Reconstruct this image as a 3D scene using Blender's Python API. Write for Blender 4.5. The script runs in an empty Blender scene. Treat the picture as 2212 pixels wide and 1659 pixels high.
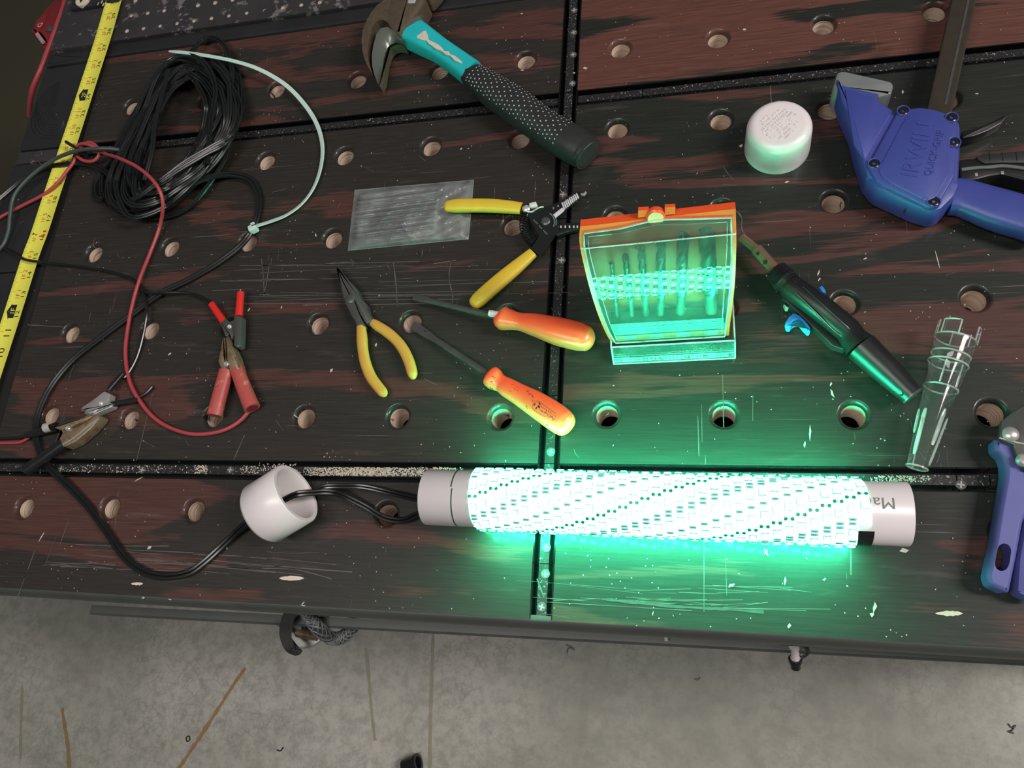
import bpy, bmesh, math, random
from mathutils import Vector, Matrix
random.seed(7)
V = Vector
pi = math.pi
SC = bpy.context.scene
COL = SC.collection

# ---------------------------------------------------------------- camera, world, lights, exposure
CR = Matrix(((0.9692051116, 0.0152737654, 0.2457807224), (0.0664350399, 0.9448498518, -0.3206947817), (-0.2371240963, 0.3271474738, 0.9147385929)))
CC = V((0.0881127626, -0.5085141140, 0.6706377024))
CF = 1688.0737
cd = bpy.data.cameras.new('camera'); cd.sensor_width = 36.0; cd.lens = CF / 2212 * 36.0; cd.clip_start = 0.01
cam = bpy.data.objects.new('camera', cd); COL.objects.link(cam)
cam.matrix_world = Matrix.Translation(CC) @ CR.to_4x4()
SC.camera = cam
w = bpy.data.worlds.new('world'); SC.world = w; w.use_nodes = True
w.node_tree.nodes['Background'].inputs[0].default_value = (0.80, 0.86, 0.90, 1)
w.node_tree.nodes['Background'].inputs[1].default_value = 0.10
def area(name, loc, target, sx, sy, power, color):
    l = bpy.data.lights.new(name, 'AREA'); l.shape = 'RECTANGLE'; l.size = sx; l.size_y = sy; l.energy = power; l.color = color
    o = bpy.data.objects.new(name, l); COL.objects.link(o); o.location = loc
    o.rotation_euler = (V(target) - V(loc)).to_track_quat('-Z', 'Y').to_euler()
area('shop_light', (2.30, -0.30, 2.20), (0.0, -0.2, 0), 0.35, 1.4, 84, (1.0, 0.93, 0.90))
area('fill_light', (-0.45, -0.85, 1.95), (-0.4, -0.3, 0), 1.2, 0.3, 21, (1.0, 0.94, 0.91))  # unseen fill lamp, added to brighten the floor and the left side
SC.view_settings.view_transform = 'Standard'; SC.view_settings.look = 'None'
SC.view_settings.exposure = 0.0; SC.view_settings.gamma = 1.0; SC.view_settings.use_curve_mapping = False
LED_COL = (0.030, 1.0, 0.47)
LED_POW = 345.0
GLOW_COL = (0.085, 1.0, 0.58)
GLOW_POW = 16.0
FLOOR = -0.86

def P(px, py, z=0.0):            # point of the place seen at a photograph pixel, at height z over the bench top
    d = CR @ V(((px - 1106) / CF, -(py - 829.5) / CF, -1.0))
    return CC + d * ((z - CC.z) / d.z)
def PP(px, py, o, n):            # the same on a plane
    d = CR @ V(((px - 1106) / CF, -(py - 829.5) / CF, -1.0))
    return CC + d * ((o - CC).dot(n) / d.dot(n))

# ---------------------------------------------------------------- materials
class N:
    def __init__(s, name):
        s.m = bpy.data.materials.new(name); s.m.use_nodes = True
        s.t = s.m.node_tree; s.b = s.t.nodes['Principled BSDF']; s.out = s.t.nodes['Material Output']
        s.tc = s.t.nodes.new('ShaderNodeTexCoord')
    def n(s, kind, **kw):
        x = s.t.nodes.new(kind)
        for k, v in kw.items():
            if k.startswith('i_'):
                k = k[2:]; k = int(k) if k.isdigit() else k.replace('_', ' ')
                x.inputs[k].default_value = v
            else: setattr(x, k, v)
        return x
    def l(s, a, b): s.t.links.new(a, b)
    def mapping(s, scale, rot=(0, 0, 0), loc=(0, 0, 0)):
        m = s.n('ShaderNodeMapping'); m.inputs['Scale'].default_value = scale; m.inputs['Rotation'].default_value = rot; m.inputs['Location'].default_value = loc
        s.l(s.tc.outputs['Object'], m.inputs[0]); return m.outputs[0]
    def noise(s, vec, scale, detail=4, rough=.55, dist=0.0):
        x = s.n('ShaderNodeTexNoise'); x.inputs['Scale'].default_value = scale; x.inputs['Detail'].default_value = detail
        x.inputs['Roughness'].default_value = rough; x.inputs['Distortion'].default_value = dist
        s.l(vec, x.inputs['Vector']); return x.outputs['Fac']
    def ramp(s, fac, stops):
        r = s.n('ShaderNodeValToRGB'); e = r.color_ramp.elements
        while len(e) < len(stops): e.new(0.5)
        for q, (p, c) in zip(e, stops):
            q.position = p; q.color = c if len(c) == 4 else (*c, 1)
        s.l(fac, r.inputs[0]); return r.outputs[0]
    def step(s, fac, a, b):
        return s.ramp(fac, [(a, (0, 0, 0)), (b, (1, 1, 1))])
    def mix(s, fac, a, b, kind='MIX'):
        x = s.n('ShaderNodeMix', data_type='RGBA', blend_type=kind)
        for val, i in ((fac, 0), (a, 6), (b, 7)):
            if hasattr(val, 'links') or hasattr(val, 'is_linked'): s.l(val, x.inputs[i])
            else: x.inputs[i].default_value = val if i == 0 else ((*val, 1) if len(val) == 3 else val)
        return x.outputs[2]
    def math(s, op, a, b):
        x = s.n('ShaderNodeMath', operation=op)
        for val, i in ((a, 0), (b, 1)):
            if hasattr(val, 'is_linked'): s.l(val, x.inputs[i])
            else: x.inputs[i].default_value = val
        return x.outputs[0]
    def bump(s, h, strength, dist=.001):
        x = s.n('ShaderNodeBump'); x.inputs['Strength'].default_value = strength; x.inputs['Distance'].default_value = dist
        s.l(h, x.inputs['Height']); s.l(x.outputs[0], s.b.inputs['Normal'])
    def set(s, **kw):
        for k, v in kw.items(): s.b.inputs[k.replace('_', ' ')].default_value = v

def M(name, col, rough=.5, metal=0.0, var=.25, scale=60, bump=0.0, wear=None, wear_at=.62, spec=.5, coat=0.0, emit=None, sss=0.0, trans=0.0):
    s = N(name); v = s.mapping((1, 1, 1))
    f = s.noise(v, scale, 5)
    dk = tuple(c * (1 - var) for c in col); lt = tuple(min(1, c * (1 + var)) for c in col)
    c = s.mix(f, dk, lt)
    if wear:
        g = s.noise(v, scale * 1.7 + 13, 6, .7)
        c = s.mix(s.step(g, wear_at, wear_at + .05), c, wear)
    s.l(c, s.b.inputs['Base Color'])
    s.set(Roughness=rough, Metallic=metal, Specular_IOR_Level=spec, Coat_Weight=coat)
    if sss: s.set(Subsurface_Weight=sss, Subsurface_Scale=.006, Subsurface_Radius=(1, .4, .15))
    if trans: s.set(Transmission_Weight=trans, IOR=1.47)
    if emit:
        s.b.inputs['Emission Color'].default_value = (*emit[0], 1); s.b.inputs['Emission Strength'].default_value = emit[1]
    if bump: s.bump(f, bump)
    return s.m

def clear(name, tint, white, rough=.05, gloss=1.0):   # thin clear plastic: mostly see-through, Fresnel shine, faint surface haze
    s = N(name); v = s.mapping((1, 1, 1))
    tr = s.n('ShaderNodeBsdfTransparent'); tr.inputs[0].default_value = (*tint, 1)
    gl = s.n('ShaderNodeBsdfGlossy'); gl.inputs['Roughness'].default_value = rough
    df = s.n('ShaderNodeBsdfDiffuse'); df.inputs[0].default_value = (.85, .88, .86, 1)
    fr = s.n('ShaderNodeFresnel'); fr.inputs[0].default_value = 1.5
    k = s.math('MULTIPLY', fr.outputs[0], gloss)
    hz = s.math('MULTIPLY', s.ramp(s.noise(v, 45, 5), [(.3, (.5, .5, .5)), (.75, (1.5, 1.5, 1.5))]), white)
    m1 = s.n('ShaderNodeMixShader'); s.l(hz, m1.inputs[0]); s.l(tr.outputs[0], m1.inputs[1]); s.l(df.outputs[0], m1.inputs[2])
    m2 = s.n('ShaderNodeMixShader'); s.l(k, m2.inputs[0]); s.l(m1.outputs[0], m2.inputs[1]); s.l(gl.outputs[0], m2.inputs[2])
    s.l(m2.outputs[0], s.out.inputs[0]); return s.m

def wood(name, seed, thr, dark, red):
    s = N(name)
    a = s.mapping((1.5, 9.5, 1), (0, 0, .03), (seed * 3.1, seed * 1.7, 0))
    n1 = s.noise(a, 1.9, 5, .52, .7)
    fib = s.noise(s.mapping((9, 230, 1), (0, 0, .02), (seed, 0, 0)), 2.4, 4, .6)
    big = s.math('ADD', n1, s.math('MULTIPLY', s.math('SUBTRACT', fib, .5), .10))
    band = s.step(big, thr, thr + .035)
    fine = s.ramp(fib, [(.25, (.55, .55, .55)), (.75, (1.35, 1.35, 1.35))])
    c = s.mix(1.0, s.mix(band, dark, red), fine, 'MULTIPLY')
    worn = s.step(s.noise(s.mapping((3, 26, 1), (0, 0, .05), (0, seed, 0)), 3, 6, .65), .62, .80)
    c = s.mix(s.math('MULTIPLY', worn, .16), c, (.30, .22, .20))
    sc1 = s.step(s.noise(s.mapping((5, 520, 1), (0, 0, .035), (seed, 2, 0)), 1.3, 2, .5), .70, .745)
    m1 = s.step(s.noise(s.mapping((2.2, 7, 1), (0, 0, 0), (seed + 4, 1, 0)), 2, 3), .52, .66)
    sc2 = s.step(s.noise(s.mapping((420, 7, 1), (0, 0, -.12), (0, seed, 0)), 1.3, 2, .5), .725, .76)
    m2 = s.step(s.noise(s.mapping((5, 5, 1), (0, 0, 0), (seed + 9, 3, 0)), 2, 3), .55, .66)
    sc3 = s.step(s.noise(s.mapping((300, 22, 1), (0, 0, .85), (0, seed, 0)), 1.6, 2, .5), .72, .76)
    scr = s.math('MAXIMUM', s.math('MULTIPLY', sc1, m1), s.math('MAXIMUM', s.math('MULTIPLY', sc2, m2), s.math('MULTIPLY', sc3, s.math('MULTIPLY', m2, .7))))
    c = s.mix(s.math('MULTIPLY', scr, .45), c, (.42, .35, .33))
    vo = s.n('ShaderNodeTexVoronoi'); vo.inputs['Scale'].default_value = 150; s.l(s.mapping((1, 1, 1), loc=(seed, seed, 0)), vo.inputs['Vector'])
    dots = s.math('MULTIPLY', s.math('LESS_THAN', vo.outputs['Distance'], .085), s.step(s.noise(s.mapping((1, 1, 1), loc=(3, seed, 0)), 16, 3), .52, .60))
    c = s.mix(s.math('MULTIPLY', dots, .7), c, (.55, .50, .47))
    s.l(c, s.b.inputs['Base Color'])
    r = s.mix(band, (.52, .52, .52), (.58, .58, .58))
    r = s.mix(s.math('MAXIMUM', scr, worn), r, (.65, .65, .65))
    s.l(r, s.b.inputs['Roughness']); s.set(Specular_IOR_Level=.32, Coat_Weight=.30, Coat_Roughness=.15)
    s.bump(s.math('ADD', s.math('MULTIPLY', fib, .5), s.math('MULTIPLY', scr, -.6)), .12, .0006)
    return s.m

MW = {}
DK = (.0225, .0195, .0160); RD = (.066, .027, .021)
for k, (sd, th) in {'back_left': (1.0, .525), 'back_right': (2.3, .475), 'middle_left': (3.4, .565), 'middle_right': (4.9, .535), 'front_left': (6.2, .525), 'front_right': (7.7, .555)}.items():
    MW[k] = wood('stained_plywood_' + k, sd, th, DK if 'left' in k else (.0145, .0165, .0130), RD if k != 'back_right' else (.100, .038, .028))
def rawwood():
    s = N('raw_wood_hole'); v = s.mapping((9, 9, 560))
    f = s.noise(v, 1.0, 2, .5, .5); g = s.noise(s.mapping((120, 120, 40)), 1, 4)
    c = s.ramp(f, [(.34, (.34, .24, .17)), (.46, (.60, .47, .37)), (.68, (.68, .55, .45))])
    c = s.mix(s.step(g, .66, .70), c, (.03, .02, .018))
    s.l(c, s.b.inputs['Base Color']); s.set(Roughness=.8); s.bump(f, .3); return s.m
RAW = rawwood()
TRIMM = M('green_lit_edge_trim', (.050, .056, .050), .45, var=.25, scale=30, bump=.1)  # green of the lamp light is put into the trim colour
BLACKB = M('black_painted_board', (.018, .018, .019), .38, var=.35, scale=25, bump=.12, wear=(.16, .14, .14), wear_at=.69)
PEGB = M('scuffed_black_board', (.030, .028, .029), .5, var=.4, scale=22, bump=.12, wear=(.15, .135, .135), wear_at=.57)
TRK = M('black_track', (.005, .005, .006), .22, var=.2, scale=80, wear=(.06, .055, .055), wear_at=.76)
TRKS = M('worn_track_bed', (.022, .022, .022), .35, .2, var=.4, scale=260, bump=.25, wear=(.42, .40, .39), wear_at=.60)
TRKDUST = M('dusty_track_bed', (.03, .03, .03), .5, 0, var=.4, scale=240, bump=.2, wear=(.60, .54, .46), wear_at=.50)
STEEL = M('steel', (.50, .49, .47), .32, .6, var=.15, scale=90)
DSTEEL = M('dark_steel', (.085, .085, .080), .36, .35, var=.3, scale=70, wear=(.3, .29, .27), wear_at=.7)
BARM = M('dark_bronze_bar', (.042, .034, .025), .35, .2, var=.3, scale=60)
GSTEEL = M('grey_painted_steel', (.055, .060, .055), .5, .2, var=.25, scale=40, wear=(.2, .2, .19), wear_at=.70)
BRASS = M('tarnished_brass', (.25, .19, .12), .42, .5, var=.45, scale=110, bump=.2, wear=(.22, .10, .04), wear_at=.54)
CHROME = M('chrome', (.80, .74, .70), .22, .6, var=.1, scale=50)
COPPERY = M('bronzed_tube', (.42, .29, .17), .16, .7, var=.15, scale=50)
RUST = M('rusty_iron', (.10, .075, .05), .62, .4, var=.45, scale=170, bump=.35, wear=(.24, .11, .05), wear_at=.60)
GIRON = M('polished_claw', (.13, .13, .115), .3, .35, var=.2, scale=60)
RED = M('red_rubber', (.36, .048, .056), .42, var=.12, scale=120, wear=(.36, .12, .11), wear_at=.67)
REDP = M('bright_red_plastic', (.62, .022, .018), .35, var=.06, scale=90)
REDF = M('faded_red_plastic', (.39, .072, .064), .45, var=.14, scale=60, wear=(.48, .20, .15), wear_at=.60)
REDD = M('dark_red_paint', (.20, .014, .018), .4, var=.2, scale=30, wear=(.3, .14, .13), wear_at=.73)
PVC = M('white_plastic', (.68, .63, .63), .32, var=.02, scale=30)
PIPE = M('white_pvc', (.64, .60, .60), .35, var=.03, scale=25)
BLUE = M('blue_plastic', (.040, .054, .245), .42, var=.16, scale=45, bump=.06, wear=(.10, .11, .30), wear_at=.72)
BLUEG = M('worn_blue_plastic', (.085, .095, .29), .5, var=.14, scale=40, bump=.05, wear=(.18, .18, .38), wear_at=.7)
BLUEPAD = M('clear_rubber_pad', (.16, .18, .17), .35, var=.2, scale=60)
TEAL = M('teal_paint', (.015, .42, .44), .35, var=.08, scale=50, wear=(.01, .28, .30), wear_at=.72)
LABEL = M('worn_beige_sticker', (.58, .50, .40), .7, var=.2, scale=90, wear=(.2, .16, .12), wear_at=.66)
ORANGE = M('orange_plastic', (.88, .12, .042), .28, var=.06, scale=60, sss=.25)
ORANGEC = M('orange_case_plastic', (.72, .080, .016), .35, var=.08, scale=40)
YEL = M('yellow_vinyl', (.62, .45, .035), .45, var=.08, scale=70, sss=.12)
YELW = M('worn_yellow_vinyl', (.54, .32, .05), .5, var=.14, scale=55, wear=(.40, .22, .04), wear_at=.66, sss=.1)
RUB = M('black_rubber', (.020, .021, .021), .48, var=.25, scale=90, bump=.08)
BLK = M('black_gloss_plastic', (.012, .012, .013), .22, var=.25, scale=60)
BLKM = M('black_matte_plastic', (.009, .010, .010), .36, var=.2, scale=120, bump=.04)
WIRE = M('black_wire', (.009, .010, .010), .27, var=.2, scale=40)
WIREG = M('grey_green_wire', (.045, .06, .055), .42, var=.15, scale=60)
CYAN = M('light_blue_plastic', (.025, .22, .55), .35, var=.05, scale=40, sss=.2)
NYLON = M('green_lit_nylon', (.47, .62, .55), .4, var=.04, scale=60, sss=.1)  # the lamp's green cast is tinted into the white nylon
TAPEY = M('yellow_tape', (.72, .70, .09), .32, var=.06, scale=60)
INKK = M('black_ink', (.012, .012, .010), .5, var=.1)
INKR = M('red_ink', (.55, .07, .015), .5, var=.1)
INKG = M('grey_ink', (.16, .19, .17), .5, var=.1)
TICK = M('olive_tick_ink', (.18, .17, .02), .5, var=.1)
WTXT = M('white_print', (.5, .5, .5), .5, var=.1)
DOTM = M('light_grip_dot', (.42, .46, .43), .5, var=.1)
CHIP = M('pale_wood_chip', (.46, .40, .32), .8, var=.25, scale=200)
DUST = M('sawdust', (.62, .56, .47), .9, var=.3, scale=300)
SCR = M('pale_scratch', (.088, .078, .072), .6, var=.3, scale=200)
CLEAR = clear('clear_polycarbonate', (.93, .97, .95), .05, .014)
CLEARC = clear('clear_cap_plastic', (.985, .99, .985), .012, .05, .55)
CLEARE = clear('clear_cap_edge', (.88, .92, .90), .35, .035, .7)
BAGM = clear('clear_bag_film', (.90, .92, .93), .12, .14, .5)
BLACKVOID = M('black_interior', (.004, .004, .004), .9, var=.1)
GREYTUBE = M('dark_tubing', (.02, .022, .024), .4, var=.2)
STRIPM = M('lit_silicone_strip', (.7, .75, .72), .3, var=.02, emit=(GLOW_COL, GLOW_POW))
LEDM = M('lit_diode', (.8, .85, .8), .3, var=.02, emit=(LED_COL, LED_POW))
LEDO = M('diode_rim', (.07, .10, .085), .5, var=.05)
PADM = M('solder_pad', (.03, .40, .22), .4, .3, var=.2, scale=300)
RESM = M('resistor_body', (.25, .72, .66), .5, var=.15, scale=300)

def concrete():
    s = N('concrete'); v = s.mapping((1, 1, 1))
    c = s.ramp(s.noise(v, 2.6, 6, .6), [(.3, (.25, .25, .205)), (.52, (.385, .38, .325)), (.72, (.48, .46, .405))])
    c = s.mix(s.math('MULTIPLY', s.step(s.noise(v, 46, 6, .7), .42, .62), .5), c, (.20, .195, .17))
    vo = s.n('ShaderNodeTexVoronoi', feature='DISTANCE_TO_EDGE'); vo.inputs['Scale'].default_value = 44
    wv = s.n('ShaderNodeVectorMath', operation='ADD'); s.l(v, wv.inputs[0])
    nz = s.n('ShaderNodeTexNoise'); nz.inputs['Scale'].default_value = 30; s.l(v, nz.inputs['Vector'])
    sc = s.n('ShaderNodeVectorMath', operation='SCALE'); sc.inputs['Scale'].default_value = .035; s.l(nz.outputs['Color'], sc.inputs[0]); s.l(sc.outputs[0], wv.inputs[1])
    s.l(wv.outputs[0], vo.inputs['Vector'])
    cr = s.math('MULTIPLY', s.math('SUBTRACT', 1.0, s.step(vo.outputs['Distance'], .015, .06)), s.step(s.noise(v, 5, 4), .44, .6))
    c = s.mix(s.math('MULTIPLY', cr, .26), c, (.12, .12, .105))
    c = s.mix(s.math('MULTIPLY', s.step(s.noise(v, 9, 6, .7), .62, .75), .5), c, (.46, .42, .37))
    c = s.mix(s.math('MULTIPLY', s.step(s.noise(s.mapping((9, 2.2, 1), (0, 0, .2)), 3, 5, .7), .62, .78), .35), c, (.20, .14, .08))
    s.l(c, s.b.inputs['Base Color']); s.set(Roughness=.55); s.bump(s.noise(v, 120, 5), .15); return s.m
CONC = concrete()
STAIN = M('rust_stain', (.27, .17, .075), .6, var=.4, scale=60)
STAIN2 = M('faint_stain', (.27, .25, .175), .6, var=.25, scale=60)
FSHADE = M('shaded_floor_olive', (.060, .055, .028), .8, var=.3, scale=300, bump=.2)  # stand-in colour for floor lying in the bench's shadow

# ---------------------------------------------------------------- geometry collector
def spline(pts, n=8, closed=False):
    pts = [V(p) for p in pts]; out = []; m = len(pts)
    for i in range(m if closed else m - 1):
        if closed: a, b, c, d = pts[(i - 1) % m], pts[i], pts[(i + 1) % m], pts[(i + 2) % m]
        else: a, b, c, d = pts[max(i - 1, 0)], pts[i], pts[i + 1], pts[min(i + 2, m - 1)]
        for k in range(n):
            t = k / n
            out.append(.5 * ((2 * b) + (c - a) * t + (2 * a - 5 * b + 4 * c - d) * t * t + (3 * b - a - 3 * c + d) * t ** 3))
    if not closed: out.append(pts[-1].copy())
    return out
def roundpoly(pts, r, seg=4):
    out = []; m = len(pts)
    for i in range(m):
        p = V(pts[i]); a = V(pts[i - 1]) - p; b = V(pts[(i + 1) % m]) - p
        rr = min(r, a.length * .45, b.length * .45)
        q0 = p + a.normalized() * rr; q1 = p + b.normalized() * rr
        for k in range(seg + 1):
            t = k / seg; out.append(q0 * (1 - t) ** 2 + p * 2 * t * (1 - t) + q1 * t * t)
    return out
def area2(pts): return sum(pts[i - 1].x * pts[i].y - pts[i].x * pts[i - 1].y for i in range(len(pts)))

class G:
    def __init__(s): s.v = []; s.f = []; s.mi = []
    def add(s, vs, fs, mi=0):
        o = len(s.v); s.v += [V(x) for x in vs]
        for f in fs: s.f.append([i + o for i in f]); s.mi.append(mi)
        return s
    def box(s, c, size, rot=None, mi=0, bev=0.0):
        x, y, z = (q / 2 for q in size); c = V(c)
        if bev:
            o = [V((-x, -y)), V((x, -y)), V((x, y)), V((-x, y))]; o = roundpoly(o, bev * 1.5, 3)
            n0 = len(s.v); s.prism([V((q.x, q.y, 0)) for q in o], -z, z, bev, mi)
            for i in range(n0, len(s.v)): s.v[i] = c + (rot @ s.v[i] if rot else s.v[i])
            return s
        vs = [V((a * x, b * y, d * z)) for d in (-1, 1) for b in (-1, 1) for a in (-1, 1)]
        vs = [c + (rot @ q if rot else q) for q in vs]
        return s.add(vs, [(0, 2, 3, 1), (4, 5, 7, 6), (0, 1, 5, 4), (2, 6, 7, 3), (0, 4, 6, 2), (1, 3, 7, 5)], mi)
    def prism(s, pts, z0, z1, bev=0.0, mi=0, botbev=0.0):
        pts = [V((p[0], p[1], 0)) for p in pts]
        if area2(pts) < 0: pts.reverse()
        m = len(pts)
        def inset(b):
            out = []
            for i in range(m):
                p = pts[i]; a = (p - pts[i - 1]); c = (pts[(i + 1) % m] - p)
                na = V((-a.y, a.x, 0)).normalized(); nc = V((-c.y, c.x, 0)).normalized()
                k = na + nc; k = k / max(.35, k.length_squared / 2) if k.length > 1e-6 else na
                out.append(p + k * b)
            return out
        rings = []
        if botbev: rings += [(inset(botbev), z0), (inset(0), z0 + botbev)]
        else: rings += [(pts, z0)]
        if bev: rings += [(pts, z1 - bev), (inset(bev * .3), z1 - bev * .3), (inset(bev), z1)]
        else: rings += [(pts, z1)]
        vs = [V((p.x, p.y, z)) for r, z in rings for p in r]; fs = []
        for k in range(len(rings) - 1):
            for i in range(m):
                j = (i + 1) % m; fs.append((k * m + i, k * m + j, (k + 1) * m + j, (k + 1) * m + i))
        fs.append(tuple(range(m - 1, -1, -1))); fs.append(tuple(range((len(rings) - 1) * m, len(rings) * m)))
        return s.add(vs, fs, mi)
    def loft(s, path, secs, up=(0, 0, 1), seg=14, cap=True, closed=False, mi=0, ret=False):
        # secs: one (width, height, exponent) per path point
        path = [V(p) for p in path]; up = V(up); rings = []; m = len(path)
        for i, p in enumerate(path):
            if closed: t = path[(i + 1) % m] - path[i - 1]
            else: t = path[min(i + 1, m - 1)] - path[max(i - 1, 0)]
            t = t.normalized() if t.length > 1e-9 else V((1, 0, 0))
            side = t.cross(up); side = side.normalized() if side.length > 1e-5 else V((1, 0, 0))
            u2 = side.cross(t); w_, h_, n_ = secs[i] if isinstance(secs, list) else secs
            r = []
            for k in range(seg):
                a = 2 * pi * k / seg; c, d = math.cos(a), math.sin(a)
                e = 2.0 / n_
                r.append(p + side * (w_ / 2 * math.copysign(abs(c) ** e, c)) + u2 * (h_ / 2 * math.copysign(abs(d) ** e, d)))
            rings.append(r)
        vs = [q for r in rings for q in r]; fs = []
        for k in range(m if closed else m - 1):
            kk = (k + 1) % m
            for i in range(seg):
                j = (i + 1) % seg; fs.append((k * seg + i, kk * seg + i, kk * seg + j, k * seg + j))
        if cap and not closed:
            fs.append(tuple(range(seg))); fs.append(tuple(range(m * seg - 1, (m - 1) * seg - 1, -1)))
        s.add(vs, fs, mi); return s
    def tube(s, path, r, seg=10, closed=False, mi=0):
        rr = [(2 * q, 2 * q, 2) for q in r] if isinstance(r, list) else (2 * r, 2 * r, 2)
        return s.loft(path, rr, seg=seg, closed=closed, mi=mi)
    def lathe(s, p0, ax, prof, seg=28, mi=0, a0=0.0, a1=2 * pi, loop=False):
        # prof: (along, radius)
        p0 = V(p0); ax = V(ax).normalized(); e1 = ax.orthogonal().normalized(); e2 = ax.cross(e1); full = abs(a1 - a0 - 2 * pi) < 1e-6
        n = seg if full else seg + 1; vs = []; fs = []
        for t, r in prof:
            for k in range(n):
                a = a0 + (a1 - a0) * k / seg; vs.append(p0 + ax * t + (e1 * math.cos(a) + e2 * math.sin(a)) * max(r, 1e-6))
        for i in range(len(prof) - 1):
            for k in range(n if full else n - 1):
                j = (k + 1) % n; fs.append((i * n + k, i * n + j, (i + 1) * n + j, (i + 1) * n + k))
        return s.add(vs, fs, mi)
    def xf(s, M4, start=0):
        for i in range(start, len(s.v)): s.v[i] = M4 @ s.v[i]
        return s
    def build(s, name, mats, parent=None, label=None, kind=None, sm=38, at=None):
        root = parent
        while root is not None and root.parent is not None: root = root.parent
        org = V(at) if at is not None else (root.location.copy() if root is not None else V((0, 0, 0)))
        me = bpy.data.meshes.new(name); me.from_pydata([tuple(q - org) for q in s.v], [], s.f)
        for m in (mats if isinstance(mats, (list, tuple)) else [mats]): me.materials.append(m)
        me.polygons.foreach_set('material_index', s.mi)
        bm = bmesh.new(); bm.from_mesh(me); bmesh.ops.recalc_face_normals(bm, faces=bm.faces); bm.to_mesh(me); bm.free()
        if sm:
            me.shade_smooth(); me.set_sharp_from_angle(angle=math.radians(sm))
        o = bpy.data.objects.new(name, me); COL.objects.link(o)
        if parent is not None: o.parent = parent
        else: o.location = org
        if label: o['label'] = label
        if kind: o['kind'] = kind
        return o

def thing(name, label, cat, loc, group=None):
    o = bpy.data.objects.new(name, None); COL.objects.link(o); o.empty_display_size = .02
    o.location = loc; o['label'] = label; o['category'] = cat
    if group: o['group'] = group
    return o
def tag(o, label, cat, group=None):
    o['label'] = label; o['category'] = cat
    if group: o['group'] = group
    return o
def W(lst, z=0.0): return [P(q[0], q[1], q[2] if len(q) > 2 else z) for q in lst]
_tc = {}
def glyphs(txt, size):           # flat outline lettering, centred, reading along +x, up along +y
    key = (txt,)
    if key not in _tc:
        c = bpy.data.curves.new('t', 'FONT'); c.body = txt; c.size = 1.0; c.align_x = 'CENTER'; c.align_y = 'CENTER'; c.resolution_u = 2
        o = bpy.data.objects.new('t', c); me = bpy.data.meshes.new_from_object(o)
        _tc[key] = ([v.co.copy() for v in me.vertices], [list(p.vertices) for p in me.polygons])
        bpy.data.objects.remove(o); bpy.data.curves.remove(c); bpy.data.meshes.remove(me)
    vs, fs = _tc[key]
    return [v * size for v in vs], fs
def slice_y(vs, fs, step):        # cut flat lettering into narrow bands so that it can follow a round surface
    bm = bmesh.new(); bv = [bm.verts.new(v) for v in vs]; bm.verts.ensure_lookup_table()
    for f in fs:
        try: bm.faces.new([bv[i] for i in f])
        except ValueError: pass
    lo, hi = min(v.y for v in vs), max(v.y for v in vs); y = lo + step
    while y < hi:
        bmesh.ops.bisect_plane(bm, geom=bm.verts[:] + bm.edges[:] + bm.faces[:], plane_co=(0, y, 0), plane_no=(0, 1, 0)); y += step
    bm.verts.index_update(); out = ([v.co.copy() for v in bm.verts], [[v.index for v in f.verts] for f in bm.faces]); bm.free(); return out
def text(g, txt, size, o, ex, ey, mi=0, raise_=0.0, sx=1.0):
    vs, fs = glyphs(txt, size); o = V(o); ex = V(ex).normalized(); ey = V(ey).normalized(); nz = ex.cross(ey)
    if raise_ <= 0: return g.add([o + ex * v.x * sx + ey * v.y for v in vs], fs, mi)
    n = len(vs); top = [o + ex * v.x * sx + ey * v.y + nz * raise_ for v in vs]; bot = [o + ex * v.x * sx + ey * v.y for v in vs]
    cnt = {}
    for f in fs:
        for a, b in zip(f, f[1:] + f[:1]): cnt[(a, b)] = cnt.get((a, b), 0) + 1
    side = [(a, b, b + n, a + n) for (a, b) in cnt if (b, a) not in cnt]
    return g.add(top + bot, fs + side, mi)
Z = V((0, 0, 1))

# ---------------------------------------------------------------- setting: floor
g = G(); g.add([(-4, -4, FLOOR), (4, -4, FLOOR), (4, 4, FLOOR), (-4, 4, FLOOR)], [(0, 1, 2, 3)])
floor = g.build('floor', CONC, None, kind='structure', sm=0)
def ribbon(g, pts, wd, mi=0, jit=.25):
    L = []; R = []
    for i, p in enumerate(pts):
        t = (pts[min(i + 1, len(pts) - 1)] - pts[max(i - 1, 0)]).normalized(); s_ = V((-t.y, t.x, 0))
        q = wd * (1 - jit + 2 * jit * random.random()) / 2
        L.append(p + s_ * q); R.append(p - s_ * q)
    n = len(L); g.add(L + R, [(i, i + 1, n + i + 1, n + i) for i in range(n - 1)], mi)
g = G(); fz = FLOOR + .0006
for pts, wd in (([(530, 1443), (505, 1478), (472, 1530), (440, 1580), (410, 1625), (385, 1662)], .008), ([(134, 1530), (140, 1570), (146, 1610), (150, 1662)], .008)):
    ribbon(g, spline(W(pts, fz), 6), wd, 0, .35)
g.build('rust_line', STAIN, floor, kind='stuff', sm=0)
g = G()
for pts, wd in (([(935, 1365), (933, 1450), (930, 1550), (928, 1662)], .006), ([(790, 1400), (797, 1470), (803, 1540), (810, 1600)], .006), ([(48, 1480), (45, 1560), (44, 1640)], .006)):
    ribbon(g, spline(W(pts, fz), 6), wd, 0, .3)
g.build('stain_line', STAIN2, floor, kind='stuff', sm=0)
# added dark sheet standing for the bench's shadow on the floor
a, b = P(-300, 900, FLOOR + .006), P(420, -200, FLOOR + .006)
g = G(); g.box((-2.3, 1.5, FLOOR + .004), (2.3, 2.4, .006), bev=.003)
tag(g.build('floor_shade_sheet', FSHADE, None, at=(-2.3, 1.5, FLOOR + .001), sm=30), 'added dark olive sheet for the shaded floor beyond the left end of the workbench', 'mat')

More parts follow.
